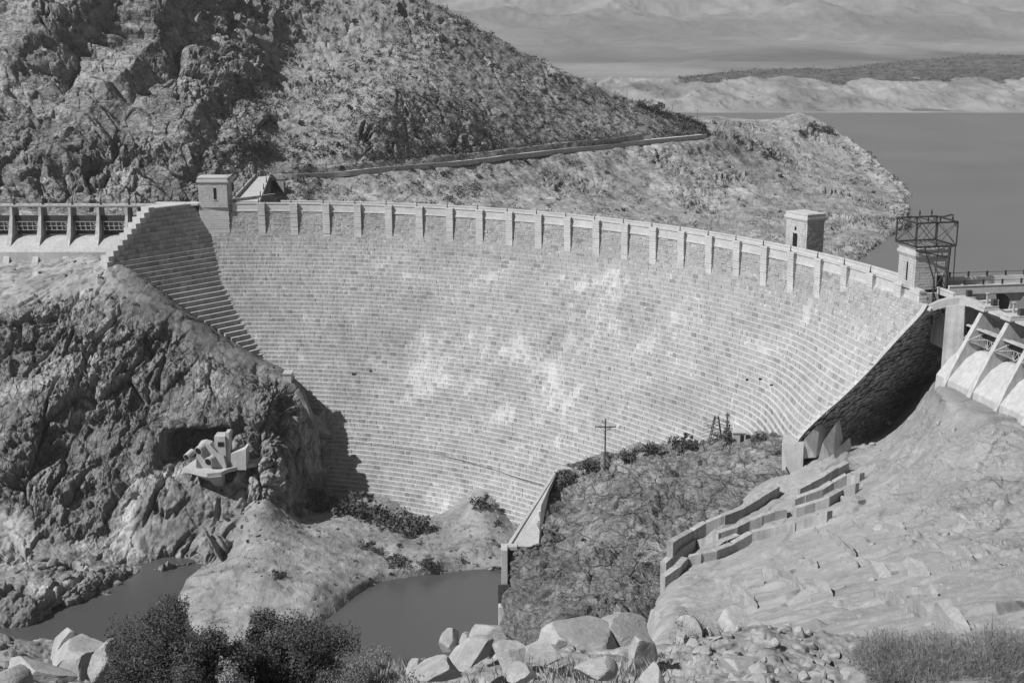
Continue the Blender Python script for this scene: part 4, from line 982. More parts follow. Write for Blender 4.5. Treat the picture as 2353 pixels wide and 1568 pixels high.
# ================================================================== ROAD from the dam back to the hillside
Mrw = mat('dark_and_shaded_masonry', .16, var=.25, scales=(3., 1., .4), bump=.8, bumpdist=.1, attr=False)  # stone darkened so its colour holds the shade on the ramp's retaining walls
ap = empty('approach_bridge', (-75, 400, -2)); tag(ap, 'pale road ramp with dark railings leading from the left tower back to the hill', 'bridge')
zr = -1.0
A_ = [Pz(532, 467, zr), Pz(596, 467, zr), Pz(621, 403.5, zr+.3), Pz(586, 407, zr+.3)]
def TB(poly, th, m=None): m = m or MB(); return m.hexa([p-A3(0, 0, th) for p in poly], poly)
pt(TB(A_, .6), 'roadway', M_road, ap)
def wallstrip(a, b, z0, z1, w, m=None):
    m = m or MB(); a = np.array(a, float); b = np.array(b, float); d = (b-a)[:2]; d /= np.linalg.norm(d); n = np.array([-d[1], d[0], 0])*w/2
    return m.hexa([a-n+A3(0, 0, z0), b-n+A3(0, 0, z0), b+n+A3(0, 0, z0), a+n+A3(0, 0, z0)], [a-n+A3(0, 0, z1), b-n+A3(0, 0, z1), b+n+A3(0, 0, z1), a+n+A3(0, 0, z1)])
pt(wallstrip(A_[1], A_[2], .02, .95, .35), 'right_parapet', M_tower, ap)
pt(wallstrip(A_[0], A_[3], .02, .95, .35), 'left_parapet', M_tower, ap)
w1 = A_[1]+A3(.1, 0, -.7); w2 = A_[2]+A3(.2, 0, -.7)
pt(wallstrip(w1, w2, -14, .1, .6), 'retaining_wall', Mrw, ap)
w3 = Pz(653, 408, 0)+A3(0, 0, -.3)
pt(wallstrip(w2+A3(0, .5, 0), w3, -12, -1.0, .6), 'retaining_wall', Mrw, ap)
for k, (pa, pb, side, ns) in enumerate(((A_[0], A_[3], 'left', 3), (A_[1], A_[2], 'right', 4))):
    for j in range(ns):
        f = (j+.35)/(ns-.2); p = pa*(1-f)+pb*f
        pos = {0: 'nearest the dam', 1: 'second from the dam', 2: 'third from the dam', 3: 'farthest from the dam'}[j] if not (ns == 3 and j == 2) else 'farthest from the dam'
        lamp((p[0], p[1], p[2]+.95), 'lamp post on the %s side of the pale road ramp, %s' % (side, pos), 1.25)
# hillside road
rl = [(600, 403, 436), (680, 401, 441.5), (760, 397.5, 448.5), (810, 393, 452), (880, 385.5, 459.5), (1000, 376, 472.5), (1060, 371, 480), (1140, 361.5, 494), (1160, 358, 498), (1220, 352, 508), (1300, 342.5, 524), (1380, 335, 538), (1460, 325.5, 552), (1540, 318, 567), (1600, 312, 580), (1622, 309.5, 585)]
rp = [Py(p[0], p[1], p[2]-3.5*sstep(600, 680, p[0])) for p in rl]; rp = list(cr(np.array(rp), 120))
m = MB(); m2 = MB(); m3 = MB()
for i in range(len(rp)-1):
    a, b = rp[i], rp[i+1]; d = (b-a)[:2]; d = d/np.linalg.norm(d); n = A3(-d[1], d[0], 0)
    if n[1] < 0: n = -n
    m.hexa([a-A3(0, 0, 1.0), b-A3(0, 0, 1.0), b+n*5.2-A3(0, 0, 1.0), a+n*5.2-A3(0, 0, 1.0)], [a, b, b+n*5.2, a+n*5.2])
    jz = .0
    m2.hexa([a-n*.45-A3(0, 0, 1.5), b-n*.45-A3(0, 0, 1.5), b+n*.1-A3(0, 0, 1.5), a+n*.1-A3(0, 0, 1.5)], [a-n*.45+A3(0, 0, .25), b-n*.45+A3(0, 0, .25), b+n*.1+A3(0, 0, .25), a+n*.1+A3(0, 0, .25)])
tag(m.build('road', M_road), kind='structure')
tag(m2.build('roadside_wall', M_concl), 'long low pale wall edging the hillside road above the reservoir', 'wall')
wa, wb = Py(812, 401, 449.5), Py(868, 391, 455.5)
ds = np.array([wb-wa])[0]; m = MB()
Mrw = mat('dark_and_shaded_masonry', .16, var=.25, scales=(3., 1., .4), bump=.8, bumpdist=.1, attr=False)
r_ = random.Random(4)
for j in range(7):
    x = 0; L = np.linalg.norm(ds)
    while x < L-.3:
        w = min(.7+r_.random()*.9, L-x); pp = r_.random()*.12
        a = wa+ds/L*(x+.03)+A3(.2*pp, -1.2-pp-j*.1, -.75*(j+1)+.03); b = wa+ds/L*(x+w-.03)+A3(0, -1.2-pp-j*.1, -.75*(j+1)+.03); c_ = A3(0, 1.6, 0)
        m.hexa([a, b, b+c_, a+c_], [a+A3(0, 0, .7), b+A3(0, 0, .7), b+c_+A3(0, 0, .7), a+c_+A3(0, 0, .7)]); x += w
tag(m.build('retaining_wall', Mrw), 'dark masonry retaining wall below a bend of the hillside road', 'wall')
# ================================================================== OUTLET WORKS on the cliff
ow = empty('outlet_works', tuple(Py(480, 1070, 292))); tag(ow, 'white concrete outlet works with round pipe mouths on a ledge of the left cliff', 'outlet works')
def Q(u, v, y): return Py(u, v, y)
def slab(pts, th, y=None): 
    m = MB(); m.hexa([p-A3(0, 0, th) for p in pts], pts) if len(pts) == 4 else m.prism([p-A3(0, 0, th) for p in pts], (0, 0, th)); return m
zf = Q(476, 1088, 290)[2]
def F_(u, v): return Pz(u, v, zf)
m = MB(); out = [F_(419, 1075), F_(476, 1087), F_(508, 1084), F_(522, 1077), F_(563, 1067), F_(600, 1062), F_(632, 1049), F_(612, 1044), F_(580, 1055), F_(566, 1058)+A3(0, 5, 0), F_(450, 1066)+A3(0, 8, 0)]
m.prism([p-A3(0, 0, .9) for p in out], (0, 0, .9)); pt(m, 'ledge', M_concl, ow)
def ublock(u0, u1, v0, v1, y, d): # block whose front face spans these photo bounds at depth y
    a = Q(u0, v1, y); b = Q(u1, v1, y); t = Q(u0, v0, y); return MB().box(a[0], b[0], y, y+d, a[2], t[2])
yb = 295
pt(ublock(496, 521, 1002, 1078, yb, 3.5), 'tower_block', M_concl, ow, .04)
pt(ublock(500.5, 514, 1015, 1025, yb-.12, 1), 'window', M_dark, ow)
pt(ublock(521.5, 530, 994, 1078, yb+.5, 3.0), 'buttress', M_conc, ow)
m = MB(); a = Q(530, 1070, yb); b = Q(565, 1070, yb); t1 = Q(530, 1042, yb); t2 = Q(565, 1030, yb)
m.prism([a-A3(0, 0, 1), b-A3(0, 0, 1), t2, t1], (0, 4, 0)); pt(m, 'side_block', M_concl, ow, .04)
m = MB(); a = Q(451, 1076, yb-1); m.prism([Q(450, 1078, yb-1), Q(452, 1030, yb-1), Q(456, 1020, yb-1), Q(468, 1017, yb-1), Q(482, 1021, yb-1), (Q(500, 1040, yb-1)), Q(514, 1048, yb-1), Q(520, 1070, yb-1), Q(518, 1080, yb-1)], (0, 3, 0)); pt(m, 'valve_housing', M_concl, ow, .05)
def pipe(u, v, r, y, L, lab=None):
    c = Vector(Q(u, v, y)); d = Vector((-.35, -.9, -.22)).normalized()
    m = MB().bar(c-d*L*.8, c+d*L*.3, r, 18); p = pt(m, 'pipe', M_concl, ow)
    m = MB().bar(c+d*(L*.3+.02), c+d*(L*.3+.04), r*.82, 18); m.build('pipe_mouth', M_dark, p)
for u, v, r in ((459, 1032, 1.0), (482, 1057, 1.05), (432, 1046, .8)): pipe(u, v, r, yb-1.6, 2.4)
m = MB(); m.prism([F_(476, 1088)-A3(0, 0, .92), F_(508, 1085)-A3(0, 0, .92), F_(500, 1080)-A3(0, -5, 6), F_(480, 1080)-A3(0, -5, 6)], (.0, 3, 0)); pt(m, 'ledge_bracket', M_conc, ow)
m = MB(); m.prism([F_(435, 1078)-A3(0, 0, .92), F_(472, 1087)-A3(0, 0, .92), F_(480, 1080)-A3(0, -5, 5)], (.0, 3, 0)); pt(m, 'ledge_bracket', M_conc, ow)
# small concrete headwall at the foot of the cliff ridge
cb = empty('concrete_block', tuple(Py(664, 880, 329))); tag(cb, 'small pale concrete block with a dark recess on the ridge tip by the dam', 'concrete block')
m = MB(); a = Py(652, 890, 327); m.box(a[0], a[0]+2.0, 327, 330, a[2]-3, a[2]+3.5); pt(m, 'wall', M_concl, cb, .05)
m = MB().box(a[0]-.2, a[0]+2.2, 326.8, 330.2, a[2]+3.503, a[2]+3.9); pt(m, 'cap', M_concl, cb)
# ================================================================== CENTRE WALL, POST
cw = empty('tailrace_wall', tuple(Py(1200, 1250, 252))); tag(cw, 'long sloping concrete wall with a dark side descending from the dam foot to the river pool', 'wall')
ta = Py(1276, 1076, 287); tb = Py(1160, 1257, 250.5)
m = MB(); n_ = A3(1.3, .2, 0)
m.hexa([ta-A3(0, 0, 8), tb-A3(0, 0, 6), tb+n_*.55-A3(0, 0, 6), ta+n_*.55-A3(0, 0, 8)], [ta, tb, tb+n_*.55, ta+n_*.55]); pt(m, 'sloping_wall', M_concl, cw)
m = MB(); m.hexa([ta+n_*.56-A3(-.6, 0, 8), tb+n_*.56-A3(-.6, 0, 6), tb+n_*1.3-A3(0, 0, 6), ta+n_*1.3-A3(0, 0, 8)], [ta+n_*.56-A3(0, 0, .8), tb+n_*.56-A3(0, 0, .6), tb+n_*1.5-A3(0, 0, 1.4), ta+n_*1.3-A3(0, 0, 1.6)]); pt(m, 'dark_side_beam', M_gate, cw)  # dark beam along the right side of the wall
m = MB(); m.prism([Py(1176, 1253, 250.2), Py(1237, 1256, 250.2), Py(1243, 1160, 262), Py(1262, 1118, 270), Py(1280, 1082, 283), Py(1270, 1100, 281)], (0, .3, -1.4)); pt(m, 'floor_slab', M_concl, cw)
m = MB(); p = Py(1170, 1258, 249.5); m.box(p[0]-1.7, p[0]+1.6, 249.3, 251, p[2]-.4, p[2]+.35); pt(m, 'landing', M_conc, cw)
m = MB(); p = Py(1158, 1340, 247.5); m.box(p[0]-.55, p[0]+.7, 247.2, 250, -73, Py(1158, 1262, 247.5)[2]); pt(m, 'end_pier', M_concl, cw, .05)
m = MB(); p = Py(1152, 1385, 247); m.box(p[0]-.7, p[0]+1.7, 246.6, 247.15, p[2]-.4, p[2]+4.2); pt(m, 'stop_log_slot', M_gate, cw)
m = MB(); p = Py(1156, 1440, 246); m.box(p[0]-1.0, p[0]+1.6, 245, 249, -75, Py(1156, 1388, 246)[2]); pt(m, 'footing', M_conc, cw, .1)
hp = empty('small_hut', tuple(Py(1295, 1092, 281))); tag(hp, 'tiny concrete landing hut at the upper end of the sloping wall', 'hut')
m = MB(); p = Py(1284, 1092, 282); m.box(p[0], p[0]+2.6, 282, 284, p[2]-2, p[2]+1.4); pt(m, 'wall', M_conc, hp)
m = MB(); m.box(p[0]-.3, p[0]+2.9, 281.7, 284.3, p[2]+1.41, p[2]+1.7); pt(m, 'roof', M_concl, hp)
# ================================================================== TRAINING WALLS (stepped concrete)
tr = empty('stepped_training_wall', tuple(Py(1750, 1200, 232))); tag(tr, 'stepped concrete training walls fanning down between the dark crevice and the pale rock slope', 'training wall')
def zalong(u, v): return None
def terrace(pts, name='terrace', mt=M_conc, hp=2.0, th=1.2, dy=0.):
    """wall following a pixel-measured line laid on the slope surface; hp height in metres"""
    P = []
    for u, v in pts:
        q = find(slope, u, v+8, 14); P.append(q+A3(0, dy, .0))
    for i, (u, v) in enumerate(pts): P[i] = Py(u, v, P[i][1])
    m = MB()
    rj = random.Random(len(pts)+int(pts[0][0]))
    for i in range(len(P)-1):
        a, b = P[i]+A3(0, -rj.random()*.35, -rj.random()*.25), P[i+1]+A3(0, -rj.random()*.35, -rj.random()*.25); d = (b-a)[:2]; d = d/(np.linalg.norm(d)+1e-6); n = A3(-d[1], d[0], 0)
        if n[1] < 0: n = -n
        m.hexa([a-A3(0, 0, hp+1.2), b-A3(0, 0, hp+1.2), b+n*th-A3(0, 0, hp+1.2), a+n*th-A3(0, 0, hp+1.2)], [a, b, b+n*th, a+n*th])
    pt(m, name, mt, tr)
M_ter = mat('shaded_weathered_concrete', .30, var=.16, scales=(7., 1.5, .3), bump=.4, bumpdist=.08, attr=False, streak=.2)  # base colour darkened to carry the shade of the stepped walls
TL = [
 ([(1791, 1116), (1750, 1140), (1707, 1165), (1665, 1182), (1623, 1198), (1592, 1215), (1563, 1232), (1546, 1244)], M_ter, 3.6),
 ([(1808, 1166), (1780, 1172), (1751, 1181), (1722, 1194), (1694, 1208), (1650, 1222), (1600, 1236), (1566, 1256), (1530, 1290)], M_ter, 3.2),
 ([(1900, 1172), (1875, 1181), (1826, 1196), (1778, 1208), (1727, 1222), (1686, 1245), (1647, 1262), (1610, 1270), (1580, 1278), (1560, 1300), (1528, 1322)], M_ter, 3.2),
 ([(1975, 1085), (1945, 1090), (1915, 1105), (1890, 1120), (1850, 1135), (1826, 1145)], M_ter, 2.8),
 ([(1965, 1110), (1935, 1120), (1905, 1140), (1870, 1152), (1830, 1166)], M_ter, 2.8),
 ([(1950, 1060), (1925, 1072), (1895, 1090), (1865, 1105), (1838, 1120)], M_ter, 2.8),
 ([(1700, 1225), (1670, 1238), (1650, 1250)], M_ter, 2.8)]
for p_, mt_, h_ in TL: terrace(p_, 'terrace', mt_, h_)
m = MB(); m.prism([Py(1795, 1165, 240.5), Py(1796, 1018, 243.5), Py(1846, 1022, 243.5), Py(1842, 1120, 241), Py(1830, 1160, 240)], (1.5, 6, 0)); pt(m, 'wall_head', M_concl, tr)
for (u0, v0, u1, v1, u2, v2, dy) in ((1848, 1008, 1884, 968, 1890, 1000, 0), (1890, 1015, 1921, 970, 1928, 1012, -1.0), (1915, 1040, 1945, 1010, 1948, 1050, -2)):
    m = MB(); y = 245+dy; m.prism([Py(u0-12, v0+45, y-1.5), Py(u0, v0, y-1), Py(u1, v1, y+3), Py(u2, v2, y+2.5), Py(u2-16, v2+50, y-1)], (1.1, 1.6, 0)); pt(m, 'buttress', M_conc, tr)
# ledges of bare rock standing out of the slope
M_ledge = rockmat('ledge_rock', .30, (3., .8), (0, -18, 20), (.6, 1, 2.0), crack=.2, cellvar=.08, var=.10, bumpdist=.4, ns=(8., 2., .5)); 
for nn in [n for n in M_ledge.node_tree.nodes if n.type == 'ATTRIBUTE']:
    v_ = M_ledge.node_tree.nodes.new('ShaderNodeValue'); v_.outputs[0].default_value = 1.0 if nn.attribute_name == 'tone' else .5
    for l in list(nn.outputs['Fac'].links): M_ledge.node_tree.links.new(v_.outputs[0], l.to_socket)
LG = [([(1750, 1305), (1800, 1318), (1850, 1334), (1915, 1352)], .8, 5, 'long thin rock ledge low on the pale slope left of the grey brush'), ([(2018, 1363), (2070, 1378), (2120, 1400), (2160, 1412), (2230, 1432)], .8, 5, 'long thin rock ledge just above the grey brush'),
 ([(1672, 1356), (1700, 1368), (1732, 1386)], 1.7, 6, 'blocky rock ledge at the foot of the pale slope above the dark boulder'), ([(2045, 1366), (2090, 1359), (2155, 1352)], .5, 4, 'short low ledge above the right end of the long one'),
 ([(1874, 1218), (1905, 1222), (1932, 1240), (1962, 1262)], 1.3, 5, 'dark broken ledge in the middle of the pale slope'), ([(1928, 1272), (1950, 1277), (1972, 1288)], .9, 3, 'small rounded ledge below the dark broken one'),
 ([(2016, 1309), (2060, 1302), (2128, 1304)], .9, 6, 'pale squared ledge in the middle right of the slope'), ([(1820, 1284), (1850, 1290), (1872, 1288)], 1.0, 4, 'little pale ledge left of the middle of the slope'),
 ([(1930, 1140), (1990, 1136), (2060, 1150), (2110, 1160)], .7, 4, 'thin ledge on the upper slope below the rubble'), ([(1960, 1195), (2010, 1190), (2070, 1200)], 1.0, 4, 'broken ledge edge in the rubble of the upper slope'),
 ([(2120, 1245), (2170, 1250), (2240, 1262)], .6, 4, 'faint ledge on the right part of the slope'), ([(1640, 1330), (1690, 1338), (1750, 1332)], .7, 4, 'ledge where the stepped walls meet the bare slope')]
for pl, hh_, dp, lb in LG:
    r_ = random.Random(int(pl[0][0])); m = MB(); pr = []
    xs = np.linspace(0, len(pl)-1, (len(pl)-1)*3+1)
    for x in xs:
        u = float(np.interp(x, range(len(pl)), [p[0] for p in pl])); v = float(np.interp(x, range(len(pl)), [p[1] for p in pl])); g = find(slope, u, v+5, 14)
        e = math.sin(math.pi*(x+.25)/(len(pl)-.5))**.5; pr.append((g+A3((r_.random()-.5)*.2, (r_.random()-.5)*.4, 0), .75*hh_*e*(.8+.35*r_.random()), dp*(.7+.5*r_.random())))
    for (a, h1, d1), (b, h2, d2) in zip(pr, pr[1:]):
        m.hexa([a-A3(0, 0, 1.5), b-A3(0, 0, 1.5), b+A3(.5, d2, -1.5), a+A3(.5, d1, -1.5)], [a+A3(0, .25, h1), b+A3(0, .25, h2), b+A3(.5, d2, -.25), a+A3(.5, d1, -.25)])
    tag(m.build('rock_ledge', M_ledge), lb, 'rock ledge', 'rock ledges on the pale slope')
# ================================================================== POLES
def pole_small(q, u, vb, vt, label, arms=((.12, 22),), r=.13, name='utility_pole'):
    b = find(q, u, vb, 8); k = proj(b)[2][0]/F; H = (vb-vt)*k/math.cos(TH)*1.0
    o = empty(name, tuple(b)); tag(o, label, 'utility pole')
    MB().bar((0, 0, -.5), (0, 0, H), r, 6, r*.7).build('pole', M_wood, o)
    for f, w in arms:
        hw = w*k; m = MB().box(-hw, hw, -.1, .1, H*(1-f)-.12, H*(1-f)+.12); m.build('crossarm', M_wood, o)
        for s_ in (-1, -.45, .45, 1): MB().bar((s_*hw*.93, 0, H*(1-f)+.13), (s_*hw*.93, 0, H*(1-f)+.5), .09, 6).build('insulator', M_galv, o)
        for s_ in (-1, 1): MB().bar((s_*hw*.55, .15, H*(1-f)-.1), (0, .15, H*(1-f)-1.3), .05, 4).build('brace', M_iron, o)
    return o
pole_small(bank, 1391, 1068, 957, 'tall wooden power pole with a wide crossarm in front of the dam face', ((.17, 24),), .22)
for u, vb, vt, lb in ((1541, 272, 231, 'thin tall pole at the end of the hillside ridge by the lake'), (1440, 232, 198, 'slim pole on the hill skyline left of the dark tree'), (1601, 312, 244, 'thin pole beside the bend where the hillside road ends')):
    pole_small(prom if u > 1500 else hill, u, vb, vt, lb, (), .12)
# lattice terminal frame
b = find(bank, 1640, 1008, 10); lt = empty('switching_frame', tuple(b)); tag(lt, 'small dark lattice frame bristling with insulator arms beside the dam face', 'lattice frame')
for sx in (-1, 1):
    for sy in (0, 1.6): MB().bar((sx*1.4, sy, -.5), (sx*.35, sy*.6+.2, 5.6), .10, 4).build('leg', M_iron, lt)
for k in range(7):
    z = .3+k*.78; w = 1.4-z*.19
    for s_ in (-1, 1): MB().bar((s_*w, 0, z), (s_*(w+2.2), -.2, z-.6), .045, 4).build('insulator_arm', M_iron, lt)
    MB().bar((-w, 0, z), (w*.9, 0, z+.75), .07, 4).build('brace', M_iron, lt); MB().bar((w, 0, z), (-w*.9, 0, z+.75), .07, 4).build('brace', M_iron, lt)
pole_small(bank, 1661, 1008, 946, 'short wooden pole standing right beside the dark lattice frame', ((.1, 5), (.35, 5), (.6, 5)), .13)
b = find(bank, 1692, 1008, 10); sh = empty('shed', tuple(b)); tag(sh, 'small square concrete shed right of the dark lattice frame', 'shed')
MB().box(-1.3, 1.3, 0, 2.4, -1, 2.0).build('wall', M_conc, sh); MB().box(-1.5, 1.5, -.2, 2.6, 2.01, 2.25).build('roof', M_concl, sh); MB().box(.2, .9, -.08, .3, 0, 1.6).build('door', M_dark, sh)
# ================================================================== PLANTS
def leaf_mesh(name, n, rx, rz, leaf, clumps, seed, mat_, gaps=.35, top=1.0, flat_=.0):
    """crown of small leaf faces gathered in clumps through an uneven volume"""
    r = np.random.default_rng(seed)
    c = r.normal(size=(clumps, 3)); c /= np.linalg.norm(c, axis=1)[:, None]; c *= (r.random(clumps)**.45*(1-.0))[:, None]
    c[:, 2] = np.abs(c[:, 2])*1.0; c *= np.array([rx, rx, rz])*(.75+.5*r.random((clumps, 1)))
    k = r.integers(0, clumps, n); s = rx*.27*(.4+r.random(clumps))
    p = c[k]+np.clip(r.normal(size=(n, 3)), -1.6, 1.6)*s[k][:, None]*np.array([1, 1, .8])*.7; p[:, 2] = np.maximum(p[:, 2], .02)
    a = r.normal(size=(n, 3)); a /= np.linalg.norm(a, axis=1)[:, None]; b = np.cross(a, r.normal(size=(n, 3))); b /= np.linalg.norm(b, axis=1)[:, None]
    L = leaf*(.6+.8*r.random((n, 1))); V = np.stack([p-a*L, p-b*L*.5, p+a*L, p+b*L*.5], 1).reshape(-1, 3); Qd = np.arange(n*4).reshape(n, 4)
    return npmesh(name, V, Qd, mat_)
def stem_mesh(name, rx, rz, seed, n=7, r0=.05):
    rd = random.Random(seed); m = MB()
    for i in range(n):
        a = 6.28*i/n+rd.random(); p = Vector((0, 0, -.15)); d = Vector((math.cos(a)*rx*.8*(.4+rd.random()*.5), math.sin(a)*rx*.8*(.4+rd.random()*.5), rz*(.7+.3*rd.random()))); prev = p
        for j in range(1, 5):
            q = p+d*j/4+Vector((rd.random()-.5, rd.random()-.5, 0))*rx*.12; m.bar(prev, q, r0*(1.1-j*.2), 5, r0*(.9-j*.2)); prev = q
    me = bpy.data.meshes.new(name); me.from_pydata(m.v, [], m.f); me.materials.append(M_bark); return me
def plant_kind(name, n, rx, rz, leaf, cl, seed, mt, r0=.05, ns=6):
    return (name, leaf_mesh('foliage', n, rx, rz, leaf, cl, seed, mt), stem_mesh('stem', rx, rz, seed, ns, r0))
def plant(kind, p, s, rz, label, group=None, cat='shrub', sz=None):
    o = empty(kind[0], tuple(p), rz); o.scale = (s, s, s if sz is None else sz)
    tag(o, label, cat, group); link('foliage', kind[1], o); link('stem', kind[2], o); return o
K_far = [plant_kind('desert_shrub', 260, 1.0, .95, .17, 9, 50+i, M_scrub, .05, 4) for i in range(4)]
K_mid = [plant_kind('bush', 900, 1.0, .9, .10, 16, 70+i, M_leaf, .05, 5) for i in range(3)]
rdp = random.Random(77)
GR = [(hill, 'dark round desert shrub dotted over the hillside above the road', 'desert shrubs on the hillside', 110, (640, 1560, -10, 360), (.8, 1.7)),
      (prom, 'dark desert shrub on the slope between the road and the lake', 'desert shrubs on the lakeside slope', 80, (700, 2080, 300, 560), (.8, 1.9)),
      (bank, 'low shrub growing among the rocks of the central bank', 'shrubs on the rocky bank', 34, (1250, 1760, 1040, 1400), (.5, 1.1)),
      (cliff, 'low shrub growing on the upper slope of the left cliff', 'shrubs on the left cliff', 40, (60, 680, 620, 880), (.5, 1.1)),
      (floor_, 'small shrub on the sandy gorge floor beside the river pools', 'small shrubs on the gorge floor', 34, (520, 1180, 1180, 1350), (.5, 1.2))]
for q, lb, gr, n, (u0, u1, v0, v1), (s0_, s1_) in GR:
    c = 0; nr, nc = q.U.shape; tries = 0
    while c < n and tries < n*60:
        tries += 1; i = rdp.randrange(nr); j = rdp.randrange(nc); u, v = q.U[i, j], q.V[i, j]
        if not (u0 < u < u1 and v0 < v < v1): continue
        if q is hill and v > 300 and u > 600 and q.G[i, j][2] < 1: continue
        if q is bank and v > 1120 and rdp.random() < .6: continue
        plant(K_far[rdp.randrange(4)], q.G[i, j]-A3(0, 0, .1), s0_+(s1_-s0_)*rdp.random()**2, rdp.random()*6, lb, gr); c += 1
# remaining ground cover: one mass per slope
def scrub(name, q, n, u0, u1, v0, v1, s0_, s1_, label=None, nl=16, maskf=None):
    r = np.random.default_rng(len(name)+n); nr, nc = q.U.shape; i = r.integers(0, nr, n*3); j = r.integers(0, nc, n*3)
    ok = (q.U[i, j] > u0) & (q.U[i, j] < u1) & (q.V[i, j] > v0) & (q.V[i, j] < v1)
    c = q.G[i, j]; ok &= fbm(c, 22, 2)+r.normal(size=len(c))*.5 > 0
    c = c[ok][:n]; n = len(c); s = s0_+(s1_-s0_)*r.random(n)**2
    p = c[:, None, :]+r.normal(size=(n, nl, 3))*s[:, None, None]*np.array([.5, .5, .33])+np.array([0, 0, .35])*s[:, None, None]
    p = p.reshape(-1, 3); m = len(p); a = r.normal(size=(m, 3)); a /= np.linalg.norm(a, axis=1)[:, None]; b = np.cross(a, r.normal(size=(m, 3))); b /= np.linalg.norm(b, axis=1)[:, None]
    L = np.repeat(s, nl)[:, None]*.24; V = np.stack([p-a*L, p-b*L*.7, p+a*L, p+b*L*.7], 1).reshape(-1, 3)
    o = link(name, npmesh(name, V, np.arange(m*4).reshape(m, 4), M_scrub)); tag(o, label, 'scrub', kind='stuff')
scrub('hillside_scrub', hill, 5200, 480, 1620, -60, 370, .6, 2.0, 'low scrub sprinkled over the whole left hillside')
scrub('lakeside_scrub', prom, 2400, 640, 2090, 290, 590, .5, 1.7, 'low scrub sprinkled over the slope and point by the lake')
scrub('cliff_scrub', cliff, 700, 150, 700, 600, 900, .3, .8, 'dry scrub covering the sloping top of the left cliff')
scrub('bank_scrub', bank, 900, 1230, 1780, 1020, 1430, .25, .7, 'dry scrub between the ledges of the central bank')
scrub('gorge_scrub', floor_, 500, 560, 1200, 1150, 1370, .25, .7, 'low scrub on the gorge floor')
scrub('far_scrub', fhill, 2600, 1560, 2600, 120, 215, 1.2, 3.4, 'dark desert scrub dotting the hills across the lake', 10)
scrub('shore_scrub', far, 1300, 1250, 2600, 178, 250, .7, 2.2, 'sparse dark scrub on the drawn down far shore', 8)
# named shrubs measured in the photo
for q, u, v, s, lb in ((floor_, 760, 1160, 5.2, 'leafy bush against the dam foot, closest to the shadowed cliff'), (floor_, 800, 1170, 4.9, 'tall leafy bush second from the cliff at the dam foot'), (floor_, 850, 1178, 5.2, 'wide leafy bush in the middle of the thicket at the dam foot'),
    (floor_, 900, 1195, 4.6, 'bushy shrub right of the thicket middle at the dam foot'), (floor_, 950, 1215, 4.9, 'dark rounded shrub at the right part of the dam foot thicket'), (floor_, 990, 1212, 2.2, 'smaller shrub at the right end of the dam foot thicket'),
    (floor_, 1108, 1152, 2.9, 'dark shrub crowning the spoil mound at the dam foot'), (floor_, 845, 1250, 2.2, 'dark shrub on the pale ground below the thicket'), (floor_, 915, 1285, 2.6, 'low wide shrub near the edge of the middle pool'), (floor_, 990, 1300, 2.2, 'low shrub at the right above the middle pool'),
    (floor_, 640, 1312, 1.8, 'dark bush on the spoil cone beside small boulders'), (floor_, 870, 1262, 1.8, 'small grey shrub left of the low wide one by the pool'),
    (bank, 1345, 1070, 2.6, 'dark shrub at the left end of the bank ridge'), (bank, 1440, 1045, 2.6, 'dark bushy shrub on the bank ridge right of the tall pole'), (bank, 1490, 1032, 2.4, 'second dark shrub on the bank ridge right of the pole'), (bank, 1560, 1020, 2.9, 'large dark shrub on the bank ridge left of the lattice frame'), (bank, 1595, 1014, 2.2, 'dark shrub touching the left side of the lattice frame'), (bank, 1665, 1010, 2.8, 'broad dark shrub in front of the small shed'), (bank, 1740, 1000, 1.8, 'small thin shrub between the shed and the concrete wall'), (bank, 1310, 1095, 2.6, 'dark shrub hugging the top of the sloping wall'),
    (hill, 1515, 252, 3.6, 'large dark tree-like bush at the lake end of the ridge'), (hill, 1480, 240, 2.4, 'dark bush left of the large bush on the ridge end'), (prom, 1873, 283, 2.6, 'dark bush at the tip of the flat point above the lake'), (prom, 1900, 295, 3.0, 'wide dark bush just below the flat point'), (prom, 1765, 350, 3.6, 'wide dark thicket on the slope below the flat point'), (prom, 1850, 300, 2.0, 'small dark bush under the pale flat top of the point')):
    s_ = s*(1.0 if q is not hill and q is not prom else 1.15); plant(K_mid[rdp.randrange(3)], find(q, u, v, 9)-A3(0, 0, .3), s_, rdp.random()*6, lb, None)
# --- near bushes
def near_bush(u, v, vt, y, wpx, n, label, seed, leaf=.07, mt=M_leaf, name='bush'):
    k = y*1.05/F; p = Py(u, v, y); rx = wpx/2*k; rz = (v-vt)*k
    kd = (name, leaf_mesh('foliage', int(n*1.5), rx*.95, rz*.95, leaf*.72, 38, seed, mt), stem_mesh('stem', rx*.9, rz*.95, seed, 14, .045))
    return plant(kd, p, 1, 0, label)
near_bush(380, 1600, 1350, 50, 285, 42000, 'big dark leafy bush in front of the river, left of its twin', 1)
near_bush(610, 1610, 1365, 50, 250, 34000, 'dark leafy bush in front of the river, just right of the biggest one', 2)
near_bush(735, 1620, 1395, 49, 240, 30000, 'dark leafy bush in the foreground nearest the middle pool', 3)
near_bush(480, 1620, 1450, 47, 240, 22000, 'low dark bush filling the gap between the two large ones', 4)
M_leaf2 = mat('pale_foliage', .17, var=.4, scales=(1.2, .35, .1), bump=0, attr=False)
near_bush(870, 1630, 1440, 48, 120, 6000, 'thin grey leafy bush with spiky tops against the pool', 5, .05, M_leaf2)
near_bush(815, 1640, 1480, 47, 170, 9000, 'low grey leafy bush at the bottom edge left of the boulders', 6, .05, M_leaf2)
near_bush(535, 1620, 1500, 43, 75, 3500, 'small pale leafy plant at the bottom edge in front of dark bushes', 7, .05, mat('palest_foliage', .34, var=.3, bump=0, attr=False))  # leaf colour paler than on the other bushes
near_bush(1590, 1520, 1385, 62, 120, 3000, 'wispy grey bush growing over the split dark rock', 8, .05, M_leaf2)
